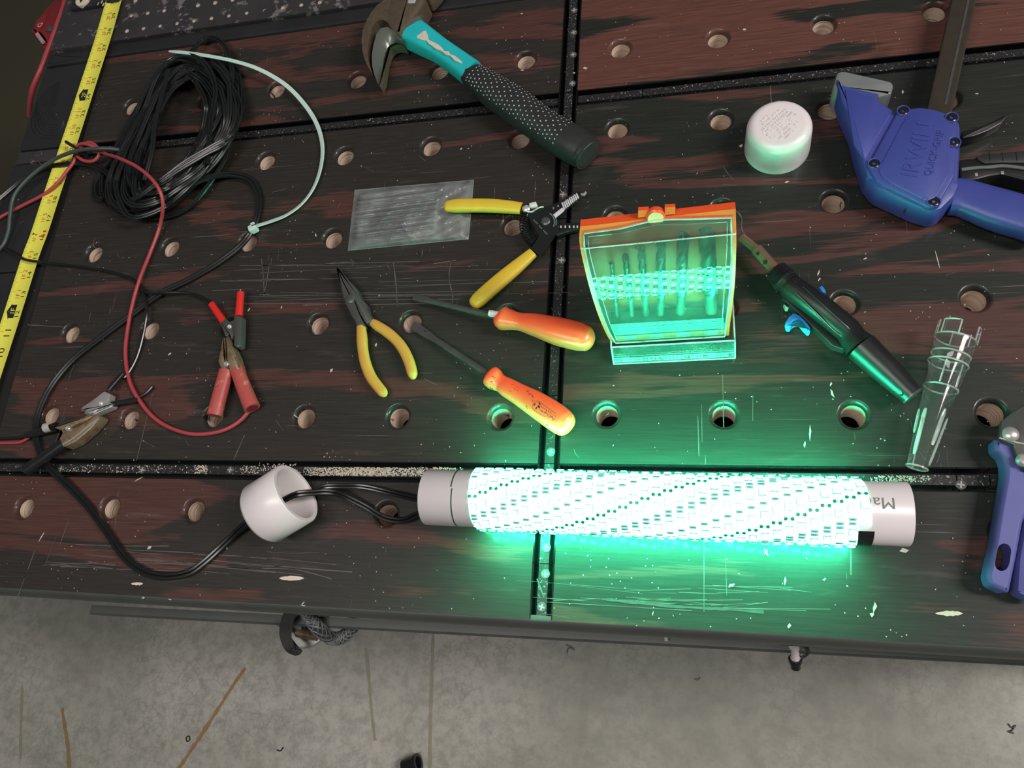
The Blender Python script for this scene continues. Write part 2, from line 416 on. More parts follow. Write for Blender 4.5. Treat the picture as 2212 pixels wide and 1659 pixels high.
# ---------------------------------------------------------------- workbench
bench = thing('workbench', 'dark stained plywood workbench with round dog holes and black tracks', 'workbench', (0, -.1, FLOOR))
HR, HO = .0098, .0138
S4 = .1016
ROWY = [1.007 * S4, 0, -S4, -2 * S4, -3 * S4, -3.94 * S4]
MEAS = {}
for r_, L in enumerate([[(1, 282, 230), (2, 444, 217), (3, 595, 193), (4, 770.5, 172), (6, 1135, 129), (7, 1339.5, 104), (8, 1550.6, 82.5), (9, 1779.6, 53), (10, 2020, 24)],
        [(3, 573, 347), (5, 930, 316), (6, 1121.5, 300), (7, 1333, 278), (8, 1557, 258), (9, 1792, 235)],
        [(1, 200.7, 547), (2, 366, 534), (4, 717, 515), (6, 1107, 487), (9, 1801.5, 435)],
        [(1, 150.5, 720), (4, 687, 700), (5, 887, 695.5), (10, 2107, 645)],
        [(1, 106, 897), (2, 278.5, 905), (3, 459.5, 900), (4, 656.5, 901.5), (5, 859, 900), (6, 1081, 901), (7, 1310, 895.5), (8, 1564, 896), (9, 1845, 896), (10, 2143, 892)],
        [(1, 51, 1097), (2, 236, 1097), (3, 418, 1103), (5, 834, 1111)]]):
    for c, x, y in L: MEAS[(r_, c)] = P(x, y)
def hole_at(r_, c): 
    q = MEAS.get((r_, c)); return q if q else V(((c - 7) * S4, ROWY[r_], 0))
XL = -.672
XT0, XT1 = -.063, -.043
YT = (.0345, .0545); YB = (-.369, -.349); YF = -.4838; YK = .187; XR = .80
def panel(name, x0, x1, y0, y1, rows):
    g = G(); TH = -.038
    cols = [c for c in range(-1, 16) if x0 + .02 < (c - 7) * S4 < x1 - .02]
    xs = [x0] + [((a - 7) + (b - 7)) / 2 * S4 for a, b in zip(cols, cols[1:])] + [x1]
    ys = sorted([y0, y1] + [(ROWY[a] + ROWY[b]) / 2 for a, b in zip(rows, rows[1:])], reverse=True)
    for ri, r_ in enumerate(rows):
        for ci, c in enumerate(cols):
            h = hole_at(r_, c); ax, bx = xs[ci], xs[ci + 1]; by, ay = ys[ri], ys[ri + 1]
            ang = [2 * pi * k / 36 for k in range(36)] + [math.atan2(q - h.y, p_ - h.x) % (2 * pi) for p_ in (ax, bx) for q in (ay, by)]
            ang.sort(); n = len(ang); vs = []
            for a in ang:
                d = V((math.cos(a), math.sin(a), 0)); t = 9
                if d.x > 1e-9: t = min(t, (bx - h.x) / d.x)
                if d.x < -1e-9: t = min(t, (ax - h.x) / d.x)
                if d.y > 1e-9: t = min(t, (by - h.y) / d.y)
                if d.y < -1e-9: t = min(t, (ay - h.y) / d.y)
                vs.append(V((h.x, h.y, 0)) + d * t)
            prof = [(HO, 0), (HO - .0012, -.0005), (HO - .0025, -.0016), (HR + .0005, -.0034), (HR, -.0058)]
            prof += [(HR, -.0062), (HR, TH)]
            for rr, z in prof:
                for a in ang: vs.append(V((h.x + rr * math.cos(a), h.y + rr * math.sin(a), z)))
            f0 = [((k) * n + i, k * n + (i + 1) % n, (k + 1) * n + (i + 1) % n, (k + 1) * n + i) for k in range(5) for i in range(n)]
            f1 = [((k) * n + i, k * n + (i + 1) % n, (k + 1) * n + (i + 1) % n, (k + 1) * n + i) for k in range(5, 7) for i in range(n)]
            o = len(g.v); g.v += vs
            for f in f0: g.f.append([i + o for i in f]); g.mi.append(0)
            for f in f1: g.f.append([i + o for i in f]); g.mi.append(1)
    c4 = [(x0, y0), (x1, y0), (x1, y1), (x0, y1)]
    vs = [V((x, y, 0)) for x, y in c4] + [V((x, y, TH)) for x, y in c4]
    g.add(vs, [(0, 4, 5, 1), (1, 5, 6, 2), (2, 6, 7, 3), (3, 7, 4, 0)], 0)
    # smooth shading only inside the holes
    o = g.build('top_panel', [MW[name], RAW], bench, sm=0)
    me = o.data
    for p_ in me.polygons:
        p_.use_smooth = any(me.vertices[i].co.z < .86 - 1e-5 for i in p_.vertices) and abs(p_.normal.z) < .999 and len(p_.vertices) == 4 and p_.area < 2e-4
    return o
panel('back_left', XL, XT0, YT[1], YK, [0]); panel('back_right', XT1, XR, YT[1], YK, [0])
panel('middle_left', XL, XT0, YB[1], YT[0], [1, 2, 3, 4]); panel('middle_right', XT1, XR, YB[1], YT[0], [1, 2, 3, 4])
panel('front_left', XL, XT0, YF, YB[0], [5]); panel('front_right', XT1, XR, YF, YB[0], [5])
# tracks let in between the panels
def screw_mesh():
    g = G(); g.lathe((0, 0, -.003), Z, [(0, .0016), (.0015, .0030), (.0027, .0041), (.0031, .0038), (.0031, .0)], 16)
    for a in (0, pi / 2):
        r = Matrix.Rotation(a, 3, 'Z'); g.box((0, 0, .00015), (.0052, .0011, .0003), r, 1)
    return g
SCREWM = None
def screws(parent, pts):
    global SCREWM
    for q in pts:
        p = P(q[0], q[1], -.0018)
        if SCREWM is None:
            g = screw_mesh(); g.v = [v + bench.location for v in g.v]
            o = g.build('screw', [DSTEEL, CHROME], parent); SCREWM = o.data
        else:
            o = bpy.data.objects.new('screw', SCREWM); COL.objects.link(o); o.parent = parent
        o.location = p - bench.location; o.rotation_euler.z = random.uniform(-.3, .3)
def track(x0, x1, y0, y1, along, mats, brk=()):
    g = G(); t = .0012
    def bx(a, b, c, d, z0, z1, mi):
        if along == 'x': g.box(((a + b) / 2, (c + d) / 2, (z0 + z1) / 2), (b - a, d - c, z1 - z0), mi=mi)
        else: g.box(((c + d) / 2, (a + b) / 2, (z0 + z1) / 2), (d - c, b - a, z1 - z0), mi=mi)
    a0, a1, c0, c1 = (x0, x1, y0, y1) if along == 'x' else (y0, y1, x0, x1)
    cuts = [a0] + list(brk) + [a1]
    for s0, s1 in zip(cuts, cuts[1:]):
        e = .0004
        bx(s0 + e, s1 - e, c0, c1, -.0185, -.0165, 2)
        bx(s0 + e, s1 - e, c0, c0 + t, -.0165, -.0002, 0); bx(s0 + e, s1 - e, c1 - t, c1, -.0165, -.0002, 0)
        bx(s0 + e, s1 - e, c0 + .0058, c1 - .0058, -.0165, -.0022, 1)
    return g.build('t_track', mats, bench, sm=0)
tt = track(-.684, XT0 - .0002, YT[0], YT[1], 'x', [TRK, TRKS, BLACKVOID], [-.30]); 
tt2 = track(XT1 + .0002, XR, YT[0], YT[1], 'x', [TRK, TRKS, BLACKVOID], [P(1388, 190).x])
tb = track(-.684, XT0 - .0002, YB[0], YB[1], 'x', [TRK, TRKS, BLACKVOID], [P(800, 1015).x]); screws(tb, [(131, 1013), (307, 1015), (497, 1015), (905, 1019)])
tb2 = track(XT1 + .0002, XR, YB[0], YB[1], 'x', [TRK, TRKS, BLACKVOID], [P(2070, 1045).x, P(2142, 1047).x]); screws(tb2, [(2076, 1047)])
tv1 = track(XT0, XT1, YB[1] + .0002, YT[0] - .0002, 'y', [TRK, TRKS, BLACKVOID], [P(1198, 853).y, P(1213, 470).y]); screws(tv1, [(1190, 976), (1213, 562), (1216, 420)])
tv2 = track(XT0, XT1, YT[0], YT[1], 'y', [TRK, TRKS, BLACKVOID])
tv3 = track(XT0, XT1, YT[1] + .0002, YK, 'y', [TRK, TRKS, BLACKVOID], [P(1238, 85).y]); screws(tv3, [(1240, 22), (1239, 70), (1238, 118), (1236, 180)])
tv4 = track(XT0, XT1, YB[0], YB[1], 'y', [TRK, TRKS, BLACKVOID])
tv5 = track(XT0, XT1, YF, YB[0] - .0002, 'y', [TRK, TRKS, BLACKVOID], [P(1178, 1217).y]); screws(tv5, [(1180, 1183), (1178, 1240), (1170, 1311)])
# black end boards at the left
def board(name, x0, x1, y0, y1, z1, mat, th=.04, bev=.002):
    g = G(); g.prism(roundpoly([V((x0, y0)), V((x1, y0)), V((x1, y1)), V((x0, y1))], .003, 2), z1 - th, z1, bev); return g.build(name, mat, bench, sm=30)
XE = -.7705; XG = -.6935
board('end_board', XE, XG, YT[1] + .001, YK - .001, -.001, BLACKB)
g = G()          # growth rings on the end grain
for k in range(9):
    c = V((-.732, .116, -.0006)); r = .008 + k * .0036
    pts = [c + V((math.cos(a) * r * (1 + .08 * math.sin(3 * a + k)), math.sin(a) * r * 1.25 + .004 * math.sin(2 * a), 0)) for a in [pi * .55 + 1.25 * pi * i / 24 for i in range(25)]]
    pts = [V((min(max(p.x, XE + .004), XG - .004), p.y, p.z)) for p in pts]
    g.tube(pts, .0003, 5)
g.build('growth_rings', BLACKB, bench, kind='stuff')
g = G(); pts = [V((XE - .002, YT[0] + .001)), V((XG, YT[0] + .0015)), V((XG, YT[1] - .0015)), V((XE - .003, YT[1] - .001)), V((XE + .003, .046))]
g.prism(pts, -.02, -.0015, .001); g.build('end_strip', PEGB, bench, sm=30)
board('end_board', XE - .003, XG, -.12, YT[0] - .001, -.0012, BLACKB); board('end_board', XE - .003, XG, YF, -.121, -.0012, BLACKB)
board('end_board', XE + .004, -.688, YK + .024, .46, .004, PEGB, .04, .003); board('end_board', XE, -.690, YK, YK + .022, .001, BLACKB, .04, .004)
g = G(); g.box(((XG + XL) / 2, (YK + YF) / 2, -.016), (XL - XG - .0006, YK - YF, .026)); g.build('gap_filler', BLACKVOID, bench, sm=0)
# back strip and the black pegboard behind it
board('back_strip', -.6885, XR, YK + .0005, .2085, .003, BLACKB, .04, .0035)
g = G(); z1 = .0055; px0, px1, py0, py1 = -.687, -.09, .2095, .46; prs = []
sp = .0254; ny = 8; nx = 23; cx0 = -.6446 - sp
for j in range(ny):
    for i in range(nx):
        prs.append((cx0 + i * sp * .995, .2228 + j * .0252))
def cellgrid():
    xs = [px0] + [(cx0 + (i + .5) * sp * .995) for i in range(nx - 1)] + [px1]; ys = [py0] + [.2228 + (j + .5) * .0252 for j in range(ny - 1)] + [py1]
    for j in range(ny):
        for i in range(nx):
            hx, hy = cx0 + i * sp * .995, .2228 + j * .0252; ax, bx, ay, by = xs[i], xs[i + 1], ys[j], ys[j + 1]
            n = 12; ang = sorted([2 * pi * k / n for k in range(n)] + [math.atan2(q - hy, p_ - hx) % (2 * pi) for p_ in (ax, bx) for q in (ay, by)]); n = len(ang); vs = []
            for a in ang:
                d = V((math.cos(a), math.sin(a), 0)); t = 9
                if d.x > 1e-9: t = min(t, (bx - hx) / d.x)
                if d.x < -1e-9: t = min(t, (ax - hx) / d.x)
                if d.y > 1e-9: t = min(t, (by - hy) / d.y)
                if d.y < -1e-9: t = min(t, (ay - hy) / d.y)
                vs.append(V((hx, hy, z1)) + d * t)
            r = random.uniform(.0026, .0033)
            for z in (z1, z1 - .0012): vs += [V((hx + r * math.cos(a), hy + r * math.sin(a), z)) for a in ang]
            o = len(g.v); g.v += vs
            for k in range(2):
                for q in range(n): g.f.append([o + k * n + q, o + k * n + (q + 1) % n, o + (k + 1) * n + (q + 1) % n, o + (k + 1) * n + q]); g.mi.append(0 if k == 0 else 1)
            g.f.append([o + 2 * n + q for q in range(n)]); g.mi.append(1 if random.random() < .85 else 0)
cellgrid()
vs = [V((x, y, z)) for z in (z1, -.03) for x, y in ((px0, py0), (px1, py0), (px1, py1), (px0, py1))]
g.add(vs, [(0, 4, 5, 1), (1, 5, 6, 2), (2, 6, 7, 3), (3, 7, 4, 0)])
g.build('pegboard', [PEGB, M('exposed_hardboard', (.40, .33, .29), .8, var=.4, scale=200)], bench, sm=0)
board('back_strip', -.089, XR, .2095, .46, .001, BLACKB)
# front edge trim, apron, rail, legs, added dark board
g = G(); pts = []
trim = [(-.4840, -.0008), (-.4868, -.0022), (-.4895, -.008), (-.4908, -.020), (-.4905, -.034), (-.480, -.036), (-.480, -.0009)]
vs = [V((x, y, z)) for x in (-.77, XR) for y, z in trim]; n = len(trim)
g.add(vs, [(i, (i + 1) % n, n + (i + 1) % n, n + i) for i in range(n)] + [tuple(range(n)), tuple(range(2 * n - 1, n - 1, -1))])
g.build('edge_trim', TRIMM, bench, sm=45)
g = G(); g.box((0.015, -.462, -.075), (1.57, .02, .072)); g.build('apron', BLACKVOID, bench, sm=0)
g = G(); x0, x1 = -.56, XR; ya, yb = -.5035, -.4885
o4 = [(-.010, 0), (-.002, 0), (0, -.0015), (0, -.022), (-.010, -.022)]
vs = []
for x, y in ((x0, ya), (x1, yb)): vs += [V((x, y - .0002 - d if False else y - (0 if d == 0 else d) , -.068 + z)) for d, z in o4]
n = len(o4); g.add(vs, [(i, (i + 1) % n, n + (i + 1) % n, n + i) for i in range(n)] + [tuple(range(n)), tuple(range(2 * n - 1, n - 1, -1))])
g.box(((x0 + x1) / 2, -.478, -.080), (x1 - x0, .022, .018)); g.build('front_rail', GSTEEL, bench, sm=30)
for px, py in ((1390, 1365), (1468, 1370), (1648, 1384), (1738, 1389)):
    p = P(px, py, -.066); g = G(); g.box((p.x, p.y + .006, -.052), (.0075, .014, .034), bev=.001); g.build('rail_spacer', GSTEEL, bench)
p = P(1439, 1372, -.062); g = G(); g.lathe((p.x, p.y + .006, -.062), (0, -1, -.35), [(-.004, 0), (-.004, .0036), (.001, .0036), (.001, .0024), (.003, .0024), (.003, .0033), (.006, .0033), (.007, .002), (.011, .002), (.0115, 0)], 16); g.build('grease_nipple', CHROME, bench)
p0, p1 = P(1716, 1388, -.058), P(1718, 1424, -.07); ax = (p1 - p0)
g = G(); g.box(p0 + V((0, .008, .004)), (.030, .022, .016), bev=.003); g.build('hose_block', BLKM, bench)
g = G(); g.lathe(p0, ax, [(-.002, .0052), (.0045, .0052), (.0045, .0034), (.014, .0034), (.015, .0042), (.017, .0042), (.017, 0)], 8); fit = g.build('hose_fitting', CHROME, bench)
g = G(); g.lathe(p0 + ax.normalized() * .017, ax, [(0, 0), (0, .0058), (.003, .0058), (.004, .0046), (.010, .0042), (.0105, 0)], 16); g.build('fitting_cap', BLK, fit)
g = G(); q = p0 + V((.007, 0, -.003)); e_ = p0 + ax.normalized() * .018
g.tube(spline([q, q + V((.004, -.007, -.004)), (q + e_) / 2 + V((.004, -.004, -.004)), e_ + V((.002, 0, 0))], 6), .0013, 8); g.build('cap_tether', RUB, fit)
# things hanging at the front rail: steel plate, strap loop, braided hose
c = P(655, 1356, -.16); g = G(); g.lathe(c + V((.002, .004, -.004)), (.1, .1, 1), [(0, 0), (0, .026), (.004, .026), (.005, .024), (.005, .0)], 40); pl = g.build('round_steel_plate', M('dull_zinc', (.30, .30, .285), .45, .6, var=.3, scale=60), bench)
g = G(); q = P(662, 1371, -.145); g.lathe(q, (1, -.1, .1), [(-.012, 0), (-.012, .0045), (.014, .0045), (.014, 0)], 14); g.build('brass_pin', BRASS, pl)
for i in range(2):
    q = P((648, 690)[i], (1358, 1352)[i], -.146); g = G(); g.lathe(q, Z, [(-.004, .004), (.001, .004), (.002, .003), (.002, 0)], 6); g.build('plate_bolt', DSTEEL, pl)
g = G(); pts = W([(632, 1318, -.036), (622, 1335, -.050), (617, 1360, -.064), (618, 1380, -.09), (626, 1400, -.125), (637, 1409, -.13), (641, 1402, -.13), (634, 1388, -.135), (620, 1368, -.14), (603, 1350, -.145), (580, 1338, -.15), (572, 1337, -.15)])
g.loft(spline(pts, 5), (.012, .0022, 5), up=(.3, -1, .55), seg=10); g.build('hanging_strap', RUB, bench)
pts = spline(W([(660, 1315, -.036), (670, 1334, -.052), (688, 1358, -.062), (715, 1378, -.09), (740, 1376, -.10), (760, 1356, -.10), (764, 1338, -.098)]), 8)
g = G(); g.tube(pts, .0062, 12); hose = g.build('braided_hose', RUB, bench)
g = G()
for s_ in range(6):
    for dr in (-1, 1):
        q = []
        for i, p_ in enumerate(pts):
            t = (pts[min(i + 1, len(pts) - 1)] - pts[max(i - 1, 0)]).normalized(); e1 = t.orthogonal().normalized(); e1 = (Z - t * t.z).normalized(); e2 = t.cross(e1)
            a = s_ * pi / 3 + dr * i * .34; q.append(p_ + (e1 * math.cos(a) + e2 * math.sin(a)) * .0064)
        g.loft(q, (.0016, .0009, 2), seg=5)
g.build('braid', M('braid_fibre', (.09, .10, .095), .5, var=.3, scale=200), hose, kind='stuff')
for x in (-.70, .72):
    for y in (-.44, .40):
        g = G(); g.box((x, y, (FLOOR - .04) / 2), (.06, .06, -FLOOR - .04), bev=.003); g.build('leg', BLKM, bench)
g = G(); g.box((.01, -.02, -.30), (1.46, .82, .02), bev=.002); g.build('added_dark_board', BLACKVOID, bench)  # unseen black board added so the dog holes look dark below
g = G(); q = W([(1300, 1294), (1380, 1302), (1470, 1311), (1560, 1316), (1650, 1322)], .0003); ribbon(g, spline(q, 6), .0022, 0, .6); g.build('worn_streak', M('worn_grey_finish', (.045, .040, .038), .6, var=.5, scale=160), bench, kind='stuff', sm=0)
# precise scratches and pencil lines on the panels
g = G(); sz = .00025
def scr(pts, wd): ribbon(g, spline(W(pts, sz), 4), wd, 0, .5)
for q in ([(565, 560), (569, 600), (571, 640)], [(582, 568), (576, 610), (569, 640)], [(560, 637), (583, 636)], [(695, 571), (730, 567), (768, 566)], [(758, 560), (764, 568), (760, 572)], [(850, 568), (856, 620), (858, 660)], [(975, 562), (970, 600), (978, 640), (976, 655)],
          [(935, 570), (985, 562)], [(655, 659), (700, 658)], [(800, 658), (925, 655)], [(60, 702), (135, 706)], [(1175, 1290), (1160, 1250)], [(295, 995), (330, 850)], [(505, 993), (528, 940)]): scr(q, .0009)
for k in range(26):
    y = 1205 + random.gauss(0, 14); x = random.uniform(80, 620); L = random.uniform(60, 330); scr([(x, y), (x + L / 2, y + L * .03 + random.gauss(0, 3)), (x + L, y + L * .07 + random.gauss(0, 5))], random.uniform(.0003, .0009))
for k in range(24):
    y = 610 + random.gauss(0, 26); x = random.uniform(380, 900); L = random.uniform(60, 380); scr([(x, y), (x + L, y - L * .02 + random.gauss(0, 8))], random.uniform(.0003, .0007))
for k in range(24):
    y = 1290 + random.gauss(0, 22); x = random.uniform(1060, 1700); L = random.uniform(60, 320); scr([(x, y), (x + L, y + L * .04 + random.gauss(0, 8))], random.uniform(.0002, .0005))
for k in range(15):
    x = random.choice([1515, 1530, 1560, 1845, 1700, 1620, 1410]) + random.gauss(0, 8); y = random.uniform(800, 1260); L = random.uniform(40, 170)
    if abs(y - 960) < 90 and y + L > 985: L = max(20, 985 - y)
    if 985 < y < 1062: continue
    scr([(x, y), (x + random.gauss(2, 2), y + L)], random.uniform(.0003, .0008))
for x, y in ((150, 1120), (120, 1160), (75, 1190), (60, 1230), (150, 860), (140, 900), (170, 760)):
    scr([(x, y), (x - 22, y + 60)], random.uniform(.0004, .0010))
for k in range(60):
    x, y = random.uniform(60, 2150), random.uniform(300, 980); a = random.uniform(0, pi); L = random.uniform(8, 42); scr([(x, y), (x + L * math.cos(a) / 2 + random.gauss(0, 2), y + L * math.sin(a) / 2), (x + L * math.cos(a), y + L * math.sin(a))], random.uniform(.0003, .0006))
g.build('scratches', SCR, bench, kind='stuff', sm=0)
g = G()
for px, py, a, L, wd in ((630, 1249, .0, 55, .0046), (296, 1261, 0, 26, .0030), (2050, 1325, 0, 60, .0040), (2025, 560, 1.3, 40, .006), (1655, 1193, 1, 20, .003)):
    d = V((math.cos(a), math.sin(a))) * L / 2; pts = W([(px - d.x, py - d.y), (px - d.x * .3, py - d.y * .3), (px + d.x * .4, py + d.y * .4), (px + d.x, py + d.y)], .0003)
    n = 10; top = []; bot = []
    for i in range(n + 1):
        t = i / n; k = t * 3; j = min(int(k), 2); p_ = pts[j].lerp(pts[j + 1], k - j); h_ = wd / 2 * math.sin(pi * t) ** .6 * random.uniform(.7, 1.1)
        top.append(p_ + V((0, h_, 0))); bot.append(p_ - V((0, h_, 0)))
    g.add(top + bot, [(i, i + 1, n + 2 + i, n + 1 + i) for i in range(n)])
g.build('bare_wood_spots', LABEL, bench, kind='stuff', sm=0)

# ================================================================ LED TUBE LAMP
AX0 = P(903, 1075, .051); RP = .02415; ZC = .0292
a0 = V((AX0.x, P(925, 1073.5, ZC).y, ZC)); b0 = V((P(1977, 1110, .051).x, P(1890, 1109, ZC).y, ZC))
lamp = thing('led_tube_lamp', 'glowing green tube lamp, white pipe wound with a strip of lit diodes', 'lamp', (a0.x, a0.y, 0))
ax = (b0 - a0); LEN = ax.length; ax = ax.normalized(); n1 = Z.copy(); n2 = n1.cross(ax).normalized()
g = G(); g.lathe(a0, ax, [(.0, RP - .0035), (0, RP - .0006), (.0008, RP), (LEN - .0008, RP), (LEN, RP - .0006), (LEN, RP - .0035), (LEN - .05, RP - .0035)], 48)
g.lathe(a0, ax, [(0, RP - .0035), (.05, RP - .0035)], 48); pipe = g.build('pipe', PIPE, lamp)
g = G()          # pen ring round the pipe
t = (P(976, 1075, .051) - a0).dot(ax)
for s0, s1, dt in ((-1.5, .15, 0), (.2, 1.35, -.0012)):
    pts = [a0 + ax * (t + dt) + (n1 * math.cos(a) + n2 * math.sin(a)) * (RP + .0001) for a in [s0 + (s1 - s0) * i / 24 for i in range(25)]]
    g.tube(pts, .0005, 5)
g.build('pen_line', INKK, pipe)
def on_pipe(tt, th, r): return a0 + ax * tt + (n1 * math.cos(th) + n2 * math.sin(th)) * r
ts = (P(1001, 1080, .054) - a0).dot(ax); te = (P(1884, 1100, .054) - a0).dot(ax)
g = G(); vs, fs = slice_y(*glyphs('Mac', .0125), .0012)        # lettering printed upside down round the pipe, its last letter under the strip
c0 = (P(1899, 1086, .05) - a0).dot(ax); th0 = math.asin(max(-1, min(1, (P(1903, 1086, .0515) - on_pipe(c0, 0, RP)).dot(n2) / RP)))
g.add([on_pipe(c0 - v.x * 1.05, th0 - v.y / RP, RP + .00012) for v in vs], fs)
g.build('lettering', INKG, pipe)
TURNS = 34.45; PITCH = (te - ts) / TURNS; DEL = (2 * pi - .135) / 9
g = G(); prof = [(-.5, .0001), (-.42, .0010), (-.25, .0019), (0, .0023), (.25, .0019), (.42, .0010), (.5, .0001)]
NS = int(TURNS * 40); vs = []; fs = []; np_ = len(prof)
TH0 = -.55 + 2 * pi * .45
for i in range(NS + 1):
    th = 2 * pi * i / 40
    for u, h in prof: vs.append(on_pipe(ts + PITCH * (.5 + (TURNS - 1) * i / NS) + u * PITCH * .97, TH0 - th, RP + h))
for i in range(NS):
    for k in range(np_ - 1): fs.append((i * np_ + k, (i + 1) * np_ + k, (i + 1) * np_ + k + 1, i * np_ + k + 1))
g.add(vs, fs); strip = g.build('led_strip', STRIPM, lamp)
def unit(kind):
    g = G()
    if kind == 'led':
        g.box((0, 0, .0004), (.0058, .0058, .0010), mi=1, bev=.0003); g.box((0, 0, .0009), (.0048, .0048, .0003), mi=0, bev=.0001)
    elif kind == 'pad':
        for s_ in (-1, 1):
            g.prism([V((s_ * .0007, 0)), V((s_ * .0015, .0013)), V((s_ * .0033, .0015)), V((s_ * .0040, 0)), V((s_ * .0033, -.0015)), V((s_ * .0015, -.0013))], 0, .0006, .0001)
        g.box((0, 0, .0002), (.0012, .0005, .0004))
    else:
        ys = (-.0016, .0016) if kind == 'res2' else (0,)
        for y in ys:
            g.box((0, y, .0003), (.0054, .0024, .0008), bev=.0001); g.box((0, y, .00074), (.0026, .0006, .0001), mi=1)
    return g
UM = {'led': [LEDM, LEDO], 'pad': [PADM], 'res2': [RESM, INKG], 'res': [RESM, INKG]}
UN = {'led': 'led', 'pad': 'solder_pad', 'res2': 'resistor_pair', 'res': 'resistor'}
umesh = {}; rest = {'led': G(), 'pad': G(), 'res2': G(), 'res': G()}
ntot = int(TURNS * 2 * pi / DEL - .3)
for k in range(2 * ntot + 1):
    th = k * DEL / 2; tt = ts + PITCH * (.5 + (TURNS - 1) * th / (2 * pi * TURNS)); tt = ts + PITCH * (.5 + (TURNS - 1) * (th / (2 * pi)) / TURNS)
    if th > 2 * pi * TURNS: break
    an = TH0 - th; kind = 'led' if k % 2 == 0 else ('pad', 'res2', 'res')[(k // 2) % 3]
    r = RP + (.0017 if kind == 'led' else .00205)
    o = on_pipe(tt, an, r); er = (n1 * math.cos(an) + n2 * math.sin(an)); et = er.cross(ax)
    M4 = Matrix((( ax.x, et.x, er.x, o.x), (ax.y, et.y, er.y, o.y), (ax.z, et.z, er.z, o.z), (0, 0, 0, 1)))
    seen = er.dot((CC - o).normalized()) > -.12
    if not seen:
        q = rest[kind]; u_ = unit(kind); u_.xf(M4); n_ = len(q.v); q.v += u_.v; q.f += [[i + n_ for i in f] for f in u_.f]; q.mi += u_.mi; continue
    if kind not in umesh:
        u_ = unit(kind); u_.v = [v + lamp.location for v in u_.v]; ob = u_.build(UN[kind], UM[kind], lamp); umesh[kind] = ob.data
    else:
        ob = bpy.data.objects.new(UN[kind], umesh[kind]); COL.objects.link(ob); ob.parent = lamp
    ob.matrix_local = Matrix.Translation(-lamp.location) @ M4
for kind, q in rest.items():
    if q.v: q.build(UN[kind], UM[kind], lamp, kind='stuff')
g = G()          # black tape under the end of the strip
tA = te - PITCH * 1.05 - .0065; vs = []; fs = []
for i in range(13):
    th = -1.85 + 1.1 * i / 12
    for d in (0, .0100): vs.append(on_pipe(tA + .0065 + d * 1.15, th, RP + .0009))
for i in range(12): fs.append((2 * i, 2 * i + 1, 2 * i + 3, 2 * i + 2))
g.add(vs, fs); g.build('black_tape', BLK, lamp)

# ================================================================ WHITE CAPS
c = V((.1535, -.0375, 0)); R_ = .0300
cap = thing('pipe_fitting', 'upright white round pipe cap with embossed top beside the blue clamp', 'pipe cap', c, 'white pipe caps')
g = G(); prof = [(0, R_ - .004), (0, R_), (.003, R_), (.022, R_ - .0006)]
for i in range(9):
    a = pi / 2 * i / 8; prof.append((.0275 + .0085 * math.sin(a), R_ - .0008 - .0085 * (1 - math.cos(a))))
prof.append((.0362, 0)); g.lathe(c, Z, prof, 56); g.build('cap_body', PVC, cap, sm=60)
g = G(); dy = V((P(1705, 240, .036) - P(1655, 285, .036)).normalized()); dx = dy; up_ = Z.cross(dx)
rr = random.Random(3)
for row in range(-4, 5):         # moulded characters too worn to read
    half = math.sqrt(max(0, .0165 ** 2 - (row * .0036) ** 2))
    x = -half
    while x < half:
        if rr.random() < .85:
            o = c + dx * x + up_ * row * .0036 + V((0, 0, .0363)); k = rr.random()
            rot = Matrix.Rotation(math.atan2(dx.y, dx.x), 3, 'Z')
            if k < .45: g.box(o, (.0004, .0022, .00025), rot); g.box(o + dx * .0006, (.0012, .0004, .00025), rot)
            elif k < .75: g.box(o, (.0004, .0022, .0005), rot); g.box(o + dx * .0012, (.0004, .0022, .00025), rot); g.box(o + dx * .0006, (.0012, .0004, .00025), rot)
            else: g.box(o, (.0014, .0004, .0005), rot); g.box(o + up_ * .0011, (.0014, .0004, .0005), rot)
        x += .0024
g.build('embossing', PVC, cap, kind='stuff', sm=0)

cup_ax = V((math.cos(.50) * math.cos(.16), math.sin(.50) * math.cos(.16), math.sin(.16))).normalized()
rim = P(640, 1065, .0325)
cupT = thing('pipe_fitting', 'white round pipe cap lying on its side with black cable through it', 'pipe cap', (rim.x - .02, rim.y - .01, 0), 'white pipe caps')
R2 = .0298; D2 = .043
g = G(); g.lathe(rim, cup_ax, [(-D2, .0062), (-D2 - .0005, R2 - .008), (-D2 + .0012, R2 - .003), (-D2 + .005, R2), (-.0012, R2), (0, R2 - .001), (0, R2 - .0042), (-.0015, R2 - .0052), (-.028, R2 - .0056), (-.0285, R2 - .0075), (-.036, R2 - .008), (-.037, .0062), (-D2, .0062)], 56)
g.build('cap_body', PVC, cupT, sm=50)
g = G(); g.lathe(rim, cup_ax, [(-.0352, .0075), (-.0350, R2 - .009)], 40); g.build('inner_ring', M('beige_plastic', (.55, .54, .36), .3, var=.25, scale=90), cupT)  # yellowish beige ring inside the closed end

# ================================================================ POWER CORD (coil, run and pigtail through the cap to the lamp)
cord = thing('power_cable', 'long black two-conductor power cord coiled at the left and running to the lamp', 'cable', P(360, 300))
rw = random.Random(11)
def pair(g, path, r, sep, up=Z, seg=7):
    n = len(path)
    for s_ in (-1, 1):
        q = []
        for i, p_ in enumerate(path):
            t = (path[min(i + 1, n - 1)] - path[max(i - 1, 0)]).normalized(); side = t.cross(up)
            side = side.normalized() if side.length > 1e-5 else V((1, 0, 0)); q.append(p_ + side * s_ * sep / 2)
        g.tube(q, r, seg)
